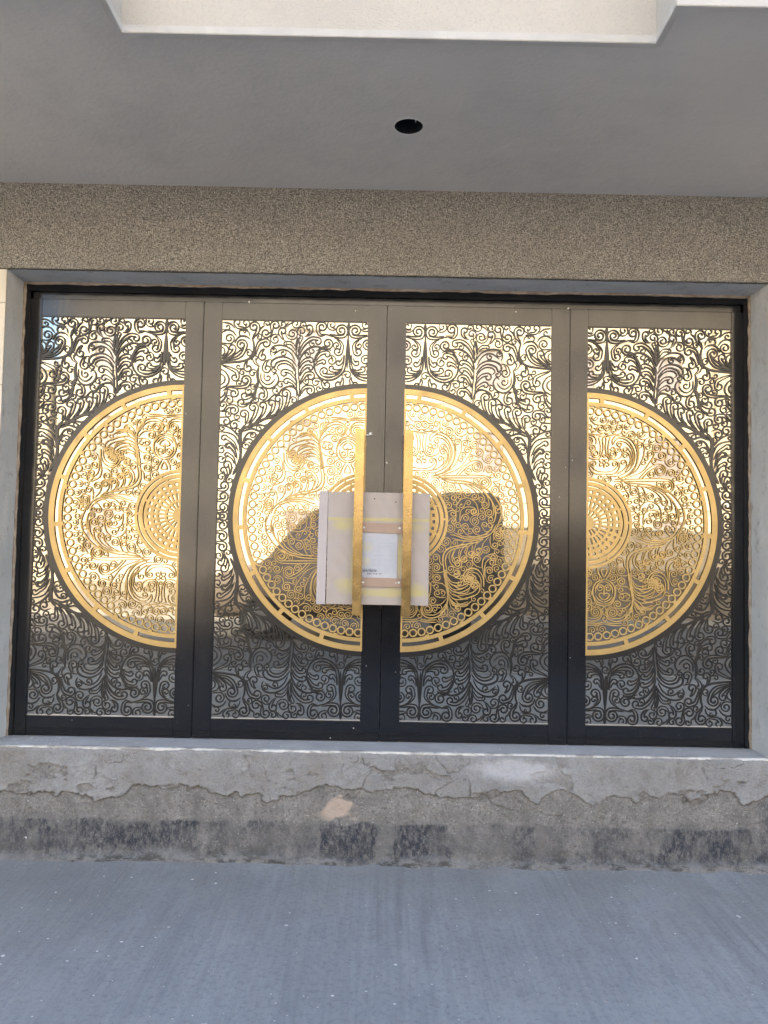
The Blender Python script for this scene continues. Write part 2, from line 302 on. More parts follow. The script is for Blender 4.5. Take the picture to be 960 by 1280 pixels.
# mortar crumbs and grit along the foot of the step and on the ledge
b = MB()
for k in range(420):
    x_ = random.uniform(-2.6, 2.6); y_ = -.03 - abs(random.gauss(0, .07)) if k < 330 else random.uniform(-1.6, -.1); r_ = random.choice((.0015, .002, .0025, .003, .004, .006)); z_ = .006
    if k >= 330: z_ = float((fbm(np.array(x_ * 1.3), np.array(y_ * 1.3 + 5)) - .5) * 0.008)
    q = [(x_ + r_ * random.uniform(.6, 1.2) * dx, y_ + r_ * random.uniform(.6, 1.2) * dy, z_ + r_ * random.uniform(.4, .9) * dz) for dx, dy, dz in ((1, 0, 0), (0, 1, 0), (-1, 0, 0), (0, -1, 0), (0, 0, 1), (0, 0, -1))]
    b.add(q, [(0, 1, 4), (1, 2, 4), (2, 3, 4), (3, 0, 4), (1, 0, 5), (2, 1, 5), (3, 2, 5), (0, 3, 5)])
tag(b.build('mortar_crumbs', M['kerb']), label='grey mortar crumbs and grit lying along the foot of the step', cat='rubble', kind='stuff')

# ------------------------------------------------------------------ the house with the gate
OX0, OX1, OZ0, OZ1 = -1.868, 1.868, 0.526, 2.830      # the gate opening
house = empty('house', (0, 0, 0), 'rendered house front with a speckled band, grey soffit and a wide recessed gate opening', 'house')
b = MB()
b.box(-4.2, 9.0, .32, 9.0, 0, 9.0); b.box(-9, -4.2, .32, 9, 0, 5.0)
b.box(-9, OX0, .012, .32, 0.0, OZ1 + .001); b.box(OX1, 9, .012, .32, 0, OZ1 + .001)
b.box(-4.2, 9, .03, .32, OZ1 + .001, 9.0); b.box(-9, -4.2, .03, .32, OZ1 + .001, 5.0)
b.build('wall', M['stucco'], house)
# roughcast band
b = MB(); b.box(-9, 9, -.006, .03, 2.834, 3.27, .003); b.build('lintel_band', M['roughcast'], house)
# reveals: head and two cheeks, slightly uneven sheets
def uneven(name, P, nu, nv, mat, amp, parent, sc=3.0):
    """P(u,v)->(point, normal)"""
    v = []
    for j in range(nv + 1):
        for i in range(nu + 1):
            p, n = P(i / nu, j / nv); w_ = (float(fbm(np.array(i / nu * nu / sc), np.array(j / nv * nv / sc + 7.7))) - .5) * amp
            v.append(tuple(Vector(p) + Vector(n) * w_))
    f = [(j * (nu + 1) + i, j * (nu + 1) + i + 1, (j + 1) * (nu + 1) + i + 1, (j + 1) * (nu + 1) + i) for j in range(nv) for i in range(nu)]
    return MB().add(v, f).build(name, mat, parent, smooth=True)
uneven('reveal', lambda u, v: ((OX0 + .003 - .0 + 0 * v, -.004 + v * .20, OZ0 + u * (OZ1 - OZ0)), (1, 0, 0)), 120, 8, M['reveal'], .008, house)
uneven('reveal', lambda u, v: ((OX1 - .003, -.004 + v * .20, OZ0 + u * (OZ1 - OZ0)), (-1, 0, 0)), 120, 8, M['reveal'], .008, house)
uneven('reveal', lambda u, v: ((OX0 + u * (OX1 - OX0), -.004 + v * .20, OZ1 - .004), (0, 0, -1)), 180, 8, M['reveal'], .006, house)
# ragged brown sealant where the frame meets the plaster
def ragged(p0, p1, nrm, wid, y, steps):
    b = MB(); p0 = Vector(p0); p1 = Vector(p1); n = Vector(nrm); v = []
    s0 = random.random() * 50
    for i in range(steps + 1):
        t = i / steps; c0 = p0.lerp(p1, t)
        w_ = wid * (0.45 + 1.1 * float(fbm(np.array(s0 + i * .23), np.array(3.0), 3)))
        for (dn, dy) in ((-.004, 0.004), (-.002, -w_ * .5), (w_ * .35, -w_ * .8), (w_, -w_ * .3), (w_ * 1.02, .004)):
            q = c0 + n * dn; v.append((q.x, y + dy, q.z))
    f = [(i * 5 + k, i * 5 + k + 1, i * 5 + k + 6, i * 5 + k + 5) for i in range(steps) for k in range(4)]
    return b.add(v, f)
ragged((OX0 + .004, 0, OZ0), (OX0 + .004, 0, OZ1), (1, 0, 0), .009, .175, 180).build('sealant', M['sealant'], house, True)
ragged((OX1 - .004, 0, OZ0), (OX1 - .004, 0, OZ1), (-1, 0, 0), .009, .175, 180).build('sealant', M['sealant'], house, True)
ragged((OX0, 0, OZ1 - .004), (OX1, 0, OZ1 - .004), (0, 0, -1), .010, .175, 260).build('sealant', M['sealant'], house, True)
# cream cladding tiles on the front beside the opening
tile_me = None
for side in (-1, 1):
    z = OZ0 + .005; rows = [.575, .575, .575, .405, .168]
    for r_, hgt in enumerate(rows):
        for k in range(3):
            x0 = abs(OX0) + .001 + k * .60
            x1 = x0 + .597
            a, c_ = (x0, x1) if side > 0 else (-x1, -x0)
            MB().box(a, c_, -.003 + random.uniform(-.0008, .0008), .014, z + .0015, z + hgt - .0015, .0015).build('tile', M['tile'], house)
        z += hgt
# ledge under the gate
b = MB(); b.box(-1.90, 1.90, .0, .30, .50, .5245, .002); b.build('ledge', M['ledge'], house)
b = MB(); v = []; n = 420
for i in range(n + 1):
    x = -1.93 + 3.86 * i / n; a = float(fbm(np.array(i * .21), np.array(50.), 4)); a2 = float(fbm(np.array(i * .35), np.array(80.), 3))
    z0_ = .519 - .009 * a; 
    for (yy, zz) in ((.004, z0_ - .002), (-.006 - .006 * a2, z0_), (-.007 - .006 * a2, .5225), (-.003, .5262 + .001 * a), (.010 + .006 * a, .5262), (.014 + .006 * a, .5240)): v.append((x, yy, zz))
b.add(v, [(i * 6 + k, i * 6 + k + 1, i * 6 + k + 7, i * 6 + k + 6) for i in range(n) for k in range(5)]).build('ledge_lip', M['lip'], house, True)
# plinth: dense relief sheet
nx, nz = 1120, 120
x = np.linspace(-2.5, 2.5, nx); z = np.linspace(-.02, .520, nz); X, Zz = np.meshgrid(x, z)
edge = .345 + .10 * (fbm(X * 2.2 + 11, Zz * 0 + 1, 2) - .5) + .14 * (fbm(X * 8, Zz * 7 + 3, 6) - .5) + .03 * (fbm(X * 40, Zz * 40 + 3, 3) - .5)
layer = sstep(-.003, .003, Zz - edge)
hol = sstep(.63, .66, fbm(X * 7 + 80, Zz * 12 + 30, 5)) * layer * (1 - sstep(.44, .50, Zz)); layer = layer - hol
wx = (fbm(X * 3.3 + 60, Zz * 3.3, 4) - .5) * 2.6; wz = (fbm(X * 3.3 + 90, Zz * 3.3 + 20, 4) - .5) * 2.6
r1 = np.abs(fbm(X * 2.4 + wx * .5, Zz * 4.6 + wz * .5 + 12, 4) - .5); r2 = np.abs(fbm(X * 5.2 + wx, Zz * 8 + wz + 60, 3) - .5)
keep = sstep(.40, .56, fbm(X * 2.1 + 5, Zz * 5 + 9, 3))
crack_shade = np.maximum(1 - sstep(.0015, .008, r1), (1 - sstep(.001, .006, r2)) * .7) * keep * sstep(.15, .28, Zz)
under = (sstep(-.016, -.002, Zz - edge) * (1 - sstep(-.001, .001, Zz - edge))) * sstep(.4, .55, fbm(X * 4 + 33, Zz + 2, 3))  # strip just below the ragged plaster edge, its shade put into the colour
crack_shade = np.maximum(crack_shade, under * .8)
tz = sstep(.018, .060, Zz + .03 * fbm(X * 5, Zz * 0 + 8, 3)) * (1 - sstep(.183, .198, Zz + .035 * (fbm(X * 14, Zz * 3 + 77, 4) - .5)))
Xo = X; X = X + .05 * (fbm(X * 9 + 7, Zz * 12 + 41, 4) - .5) + .02 * (fbm(X * 50, Zz * 20, 3) - .5)
zone = sstep(.005, .07, Zz + .05 * (fbm(X * 6 + 13, Zz * 8, 5) - .5)) * (1 - sstep(.165, .225, Zz + .11 * (fbm(X * 7 + 31, Zz * 9, 5) - .5))) * (.45 + .75 * fbm(X * 2.3 + 3, Zz * 3, 4))
dens = np.zeros_like(X) + .60
for (a, b_, k) in ((-1.95, -1.55, .25), (-1.55, -.55, .12), (-.28, -.20, .35), (-.17, -.02, 1.0), (.0, .055, -.6), (.09, .24, .75), (.24, .36, .2), (.40, .62, -.35), (.66, .74, .5), (.80, 1.15, -.05), (1.3, 1.9, .3), (-.42, -.30, -.25)):
    dens += k * sstep(a - .03, a + .02, X) * (1 - sstep(b_ - .02, b_ + .03, X))
tar = np.clip(tz * np.clip(dens + (fbm(X * 4, Zz * 9 + 19, 5) - .5) * 1.5, 0, 1.1), 0, 1) * sstep(.28, .55, fbm(X * 16, Zz * 9 + 3, 5) + .25 * (dens > .9))
X = Xo
tar = np.clip(tar, 0, 1); tar = np.where(tz > 0, tar, 0)
# a darker corner at the far right
tar = np.maximum(tar, sstep(1.76, 1.90, X + .22 * (fbm(X * 7, Zz * 11, 4) - .5)) * (1 - sstep(.30, .42, Zz)) * sstep(.02, .06, Zz) * .8)
patch = sstep(.5, .62, fbm(X * 11 + 4, Zz * 14 + 2, 4) + .25 * np.exp(-((X + .185) / .07) ** 2 - ((Zz - .27) / .055) ** 2) * 2 - .13) * np.exp(-((X + .185) / .09) ** 2 - ((Zz - .27) / .06) ** 2)
patch = np.clip(patch * 2.2, 0, 1)
white = np.clip(np.exp(-((X - .66) / .17) ** 2 - ((Zz - .46) / .05) ** 2) * 1.1 * sstep(.3, .55, fbm(X * 6 + 9, Zz * 18, 4)), 0, .55) 
foot = 1 - sstep(.015, .050, Zz + .085 * (fbm(X * 5 + 70, Zz * 7, 5) - .5) + .02 * (fbm(X * 30, Zz * 30, 3) - .5))
Yd = -.010 - .008 * layer + .006 * crack_shade + .012 * (fbm(X * 3, Zz * 4 + 8, 3) - .5) + .0055 * (fbm(X * 26, Zz * 26, 4) - .5) + (1 - layer) * .008 * (fbm(X * 14 + 7, Zz * 16, 4) - .5)
Yd -= .002 * tar
Yd -= foot * .024 * (.3 + 1.2 * fbm(X * 6 + 21, Zz * 5, 5)) + .05 * np.exp(-np.clip(Zz + .01, 0, 1) / .018)
Yd = np.where(Zz > .508, Yd + .010 * sstep(.508, .520, Zz), Yd)
f = [(j * nx + i, j * nx + i + 1, (j + 1) * nx + i + 1, (j + 1) * nx + i) for j in range(nz - 1) for i in range(nx - 1)]
me = bpy.data.meshes.new('plinth'); me.from_pydata(list(zip(X.ravel().tolist(), Yd.ravel().tolist(), Zz.ravel().tolist())), [], f)
for nm, arr in (('layer', layer), ('tar', tar), ('crack_shade', crack_shade), ('patch', patch), ('foot', foot), ('white', white), ('zone', zone)):
    at_ = me.attributes.new(nm, 'FLOAT', 'POINT'); at_.data.foreach_set('value', arr.ravel().astype(np.float32))
me.polygons.foreach_set('use_smooth', [True] * len(me.polygons)); me.update()
link('plinth', me, M['plaster'], house)
for a_ in ((-9, -2.5), (2.5, 9)): MB().box(*a_, -.02, .02, -.02, .528).build('plinth_end', M['reveal'], house)
# canopy slab: soffit with the notch and a hole for the downlight
SZ = 3.261; LX, LY, LR = .0735, -.581, .062
outline = [(-9, .02), (-9, -1.33), (-.941, -1.33), (-.941, -1.142), (.912, -1.142), (.912, -1.33), (9, -1.33), (9, .02)]
bm = bmesh.new(); vs = [bm.verts.new((x_, y_, SZ)) for x_, y_ in outline]; es = [bm.edges.new((vs[i], vs[(i + 1) % len(vs)])) for i in range(len(vs))]
vh = [bm.verts.new((LX + LR * math.cos(2 * PI * k / 40), LY + LR * math.sin(2 * PI * k / 40), SZ)) for k in range(40)]
es += [bm.edges.new((vh[i], vh[(i + 1) % 40])) for i in range(40)]
bmesh.ops.triangle_fill(bm, use_beauty=True, edges=es)
me = bpy.data.meshes.new('soffit'); bm.to_mesh(me); bm.free(); link('soffit', me, M['soffit'], house)
# fascia / parapet standing on the slab edge
b = MB()
P_ = [(-9, -1.33), (-.941, -1.33), (-.941, -1.142), (.912, -1.142), (.912, -1.33), (9, -1.33)]
b.box(-9, -.941, -1.33, -1.19, SZ + .002, 4.35); b.box(.912, 9, -1.33, -1.19, SZ + .002, 4.35)
b.box(-1.081, 1.052, -1.1425, -1.002, SZ + .002, 4.34); b.box(-1.081, -.9405, -1.19, -1.1425, SZ + .002, 4.345); b.box(.9115, 1.052, -1.19, -1.1425, SZ + .002, 4.345)
b.box(-9, 9, -1.0, .03, SZ + .16, SZ + .2)
b.build('parapet', M['stucco'], house)
b = MB(); t = .007
b.box(-9, -.941 + t, -1.33 - t, -1.31, SZ - .008, SZ + .022, .002); b.box(.912 - t, 9, -1.33 - t, -1.31, SZ - .008, SZ + .022, .002)
b.box(-.945, .916, -1.142 - t, -1.12, SZ - .007, SZ + .022, .002)
b.box(-.958, -.941 + t, -1.309, -1.13, SZ - .0085, SZ + .021, .002); b.box(.912 - t, .929, -1.309, -1.13, SZ - .0085, SZ + .021, .002)
b.build('edge_trim', M['trim'], house)
# downlight opening
dl = empty('downlight_opening', (LX, LY, SZ), 'round black empty downlight hole in the grey soffit', 'light opening')
b = MB(); n = 40
v = [(LX + LR * math.cos(2 * PI * k / n), LY + LR * math.sin(2 * PI * k / n), SZ + .0005 + h) for h in (0, .10) for k in range(n)]
b.add(v, [(k, (k + 1) % n, n + (k + 1) % n, n + k) for k in range(n)] + [tuple(range(n, 2 * n))]); b.build('housing', M['hole'], dl)
b = MB(); v = []
for k in range(n):
    for (q, h) in ((LR - .003, .0), (LR - .001, -.0025), (LR + .003, -.0022), (LR + .0045, .0)): v.append((LX + q * math.cos(2 * PI * k / n), LY + q * math.sin(2 * PI * k / n), SZ + h))
b.add(v, [(k * 4 + i, k * 4 + i + 1, ((k + 1) % n) * 4 + i + 1, ((k + 1) % n) * 4 + i) for k in range(n) for i in range(3)]); b.build('rim', M['soffit'], dl, True)
b = MB(); b.cyl((LX + .028, LY - .012), 'z', .0022, SZ + .012, SZ + .10, 8); b.build('wire', M['white'], dl)

# ------------------------------------------------------------------ gate frame
fr = bpy.data.objects.new('gate_frame', None); COL.objects.link(fr); fr.parent = house; fr.location = (0, .18, OZ0); fr['label'] = 'black outer metal frame fixed round the four gate panels'
b = MB(); b.box(OX0 + .004, OX1 - .004, .176, .25, 2.782, OZ1 - .004, .003); b.box(OX0 + .046, OX1 - .046, .188, .25, 2.744, 2.781, .002); b.build('head', M['black'], fr)
MB().box(OX0 + .004, -1.832, .178, .25, OZ0, 2.781, .003).build('jamb', M['black'], fr)
MB().box(1.832, OX1 - .004, .178, .25, OZ0, 2.781, .003).build('jamb', M['black'], fr)
MB().box(-1.86, 1.86, .200, .26, OZ0 - .001, .545, .002).build('threshold', M['black'], fr)

# ------------------------------------------------------------------ stroke tables: outlines of the cut metal, millimetres from the centre of the half disc
BLACK="""\
stem;14.4;98,1010 98,984 99,956;
stem;8.5;99,956 100,876 101,806 102,768;
scroll;8.5;222,948 175,934 141,928 113,935 103,956;1,33.9
scroll;8.5;-24,948 23,934 57,928 85,935 95,956;-1,33.9
scroll;8.5;209,947 243,935 262,957 265,983;-1,29.7
scroll;8.5;325,934 301,938 285,955 283,977;1,19.1
crescent;8.5;101,927 107,854 110,789 122,751 157,719 200,707 238,719 263,749 272,788 266,827 244,861 214,876 185,860;
crescent;8.5;98,927 92,854 89,789 77,751 42,719 -1,707 -39,719 -64,749 -73,788 -67,827 -45,861 -15,876 14,860;
crescent;6.4;116,841 121,794 139,751 170,728 204,720 234,734;
crescent;6.4;85,841 80,794 62,751 31,728 -3,720 -33,734;
scroll;7.6;171,927 141,915 123,889 127,854;-1,24.6
scroll;7.6;28,927 58,915 76,889 72,854;1,24.6
scroll;7.6;121,841 123,807 134,790;-1,17
scroll;7.6;80,841 78,807 67,790;1,17
scroll;7.6;124,768 152,751 182,752;-1,17.8
scroll;7.6;80,768 52,751 22,752;1,17.8
scroll;7.6;126,762 152,736 187,725 221,727;-1,26.3
scroll;7.6;78,762 52,736 17,725 -17,727;1,26.3
scroll;7.6;271,793 260,827 240,852 210,860;-1,19.5
scroll;7.6;271,771 256,801 230,814;-1,15.3
scroll;8.5;125,727 117,708 123,682;-1,22
scroll;8.5;80,727 88,708 82,682;1,22
scroll;8.5;230,712 233,693 227,675;1,22.9
scroll;8.5;262,861 236,867 202,869;1,28.8
scroll;8.5;-61,861 -35,867 -1,869;-1,28.8
leaf;7.6;354,811 345,867 321,908 286,931 252,928;-1,21.2
leaf;5.9;350,829 330,871 304,901 276,916;
leaf;9.3;355,777 343,820 313,862 270,881 227,876;
scroll;6.8;298,879 298,858;1,15.3
leaf;7.6;353,751 344,790 320,817 292,824;-1,16.1
leaf;7.6;351,717 336,759 314,784 290,785;-1,16.1
leaf;8.5;347,673 336,708 315,744 291,750;-1,23.7
leaf;8.5;338,622 334,656 315,677 290,680;-1,27.1
stem;6.8;343,617 344,673 349,725 353,773;
stem;6.8;358,618 359,674 365,725 368,760;
leaf;6.8;358,812 349,868 351,898 357,926 366,898 366,859 358,812;
leaf;5.9;358,850 347,893 333,923;1,10.2
leaf;6.8;362,846 371,881 391,903 421,903;1,10.2
leaf;6.8;367,799 388,838 417,860 447,859 482,833;
leaf;7.6;360,820 379,853 413,877 451,885 486,875 498,849 490,825;
leaf;8.5;359,773 384,806 422,824 461,820 489,801 491,775 474,771 465,792 426,806 392,793 363,756;
leaf;6.8;360,738 388,775 418,790 448,785 460,766 444,753;
leaf;7.6;355,691 368,726 393,754 421,760;1,21.2
leaf;7.6;356,669 377,698 402,713;1,18.7
leaf;7.6;351,622 356,652 375,674 407,670 435,649;
scroll;8.5;421,908 442,921 457,943 458,958;-1,22
scroll;8.5;494,959 492,944 504,929;-1,25.4
scroll;8.5;494,944 498,966 501,983;-1,26.3
scroll;8.5;592,907 579,928 561,947 555,973;1,29.7
scroll;7.6;531,984 549,971 562,945;
scroll;7.6;613,961 639,966 669,967 686,985;-1,20.4
leaf;6.8;605,924 610,948 630,959 657,956 658,934 639,927 613,922;
leaf;6.8;639,945 635,945;1,8.5
leaf;7.6;681,967 703,989 724,996 745,997;
scroll;6.8;746,960 720,960;1,13.6
scroll;7.6;673,926 694,952 724,959 748,945;
scroll;7.6;751,891 712,887;1,28
shell;10.2;593,920 583,885 586,838 608,810 640,798 683,792 752,785;
shell;7.6;601,909 622,927 652,928 673,911 682,889;
shell;8.5;752,788 717,799 666,809 634,834 618,873;1,30.5
shell;6.8;751,793 704,814 666,843 637,869 635,886;
shell;7.6;751,796 709,818 680,844 675,863;1,20.4
shell;7.6;751,806 721,836 712,857 725,877 751,884;
shell;5.9;751,819 732,840 736,862 751,871;
scroll;8.5;597,803 581,829 573,868 560,902 530,916;-1,25.4
scroll;8.5;528,867 546,854 557,833;1,22.9
scroll;6.8;551,770 578,788 588,810;-1,16.1
stem;11;555,772 562,729 556,690 565,656 580,626;
crescent;7.6;557,764 555,712 535,673 501,659 467,674 451,708 466,738 483,728;
crescent;6.4;543,742 541,703 513,679 488,687 470,710;
scroll;7.6;491,809 521,802 536,772;1,25.4
scroll;6.8;526,737 527,716;1,19.5
scroll;8.5;615,804 628,784 631,765;1,22
scroll;6.8;628,761 658,758;-1,11
leaf;7.6;752,780 696,764 662,746 654,718;-1,22.9
leaf;7.6;752,757 722,737 705,702 716,672 753,651;
leaf;6.8;752,733 729,715 729,690 748,673;
scroll;9.3;736,665 684,659 642,656 607,666 594,690;1,28
scroll;8.5;736,643 710,660 676,658;-1,26.3
leaf;8.5;710,651 717,626 728,600 753,579;
leaf;6.8;723,647 730,622 753,601;
scroll;8.5;556,665 522,661 509,643 507,622;-1,25.4
stem;11.9;565,687 569,640 578,606 600,580;
scroll;8.5;576,636 587,614 615,600;-1,21.2
scroll;8.5;596,585 617,564 638,561;-1,22.9
leaf;8.5;430,534 399,581 389,630;1,25.4
leaf;5.9;436,532 414,577 408,611;
leaf;8.5;460,526 433,564 427,603;1,23.7
leaf;5.9;468,526 447,560 444,586;
leaf;8.5;507,510 475,544 465,578;1,21.2
leaf;5.9;515,510 489,540 483,557;
leaf;8.5;554,489 520,532 510,566;1,21.2
leaf;5.9;567,485 537,523 528,543;
leaf;8.5;601,465 566,511 552,552;1,27.1
leaf;5.9;605,473 579,516 575,528;
leaf;8.5;622,461 607,486 600,520;1,25.4
scroll;8.5;754,536 728,544 711,568 679,572;-1,28
leaf;7.6;350,580 351,631 373,666 407,670 439,652 448,631 476,625 506,596 544,588;
stem;11;417,551 473,522 528,498 584,471 635,444;
leaf;10.2;443,522 481,507 515,502 575,468;
leaf;9.3;486,484 516,467 550,471 601,456;
leaf;10.2;516,450 542,438 584,451 627,435;
stem;17;618,469 640,427 640,384 634,316;
scroll;8.5;639,483 663,492;1,25.4
scroll;8.5;752,506 716,508;-1,22.9
leaf;8.5;551,408 567,430 601,426 627,388;
leaf;7.6;576,387 602,400 623,384 632,350;
scroll;6.8;619,384 598,397;-1,15.3
leaf;8.5;644,401 678,440 712,460 754,472;
leaf;7.6;645,363 665,406 699,426 755,433;
leaf;7.6;649,333 670,380 695,400 712,413;1,17.8
leaf;7.6;654,308 666,346 683,369;1,17.8
stem;14.1;636,335 638,294 653,252 674,211;
leaf;8.3;653,290 663,336 689,370;1,18.2
leaf;8.3;659,257 671,303 700,324;1,12.4
leaf;8.3;687,212 680,240 682,265;1,22.7
leaf;8.3;707,191 701,212 705,237;1,19
leaf;6.6;716,171 691,216 674,253;
leaf;5.8;722,175 709,204 703,216;
scroll;9.1;670,191 673,153 687,129;
wave;9.1;757,142 741,129 716,128;1,27.3
wave;9.1;758,89 742,75 717,74;1,27.3
wave;9.1;758,33 742,19 717,18;1,27.3
wave;9.1;759,-9 742,-22 718,-23;1,27.3
"""
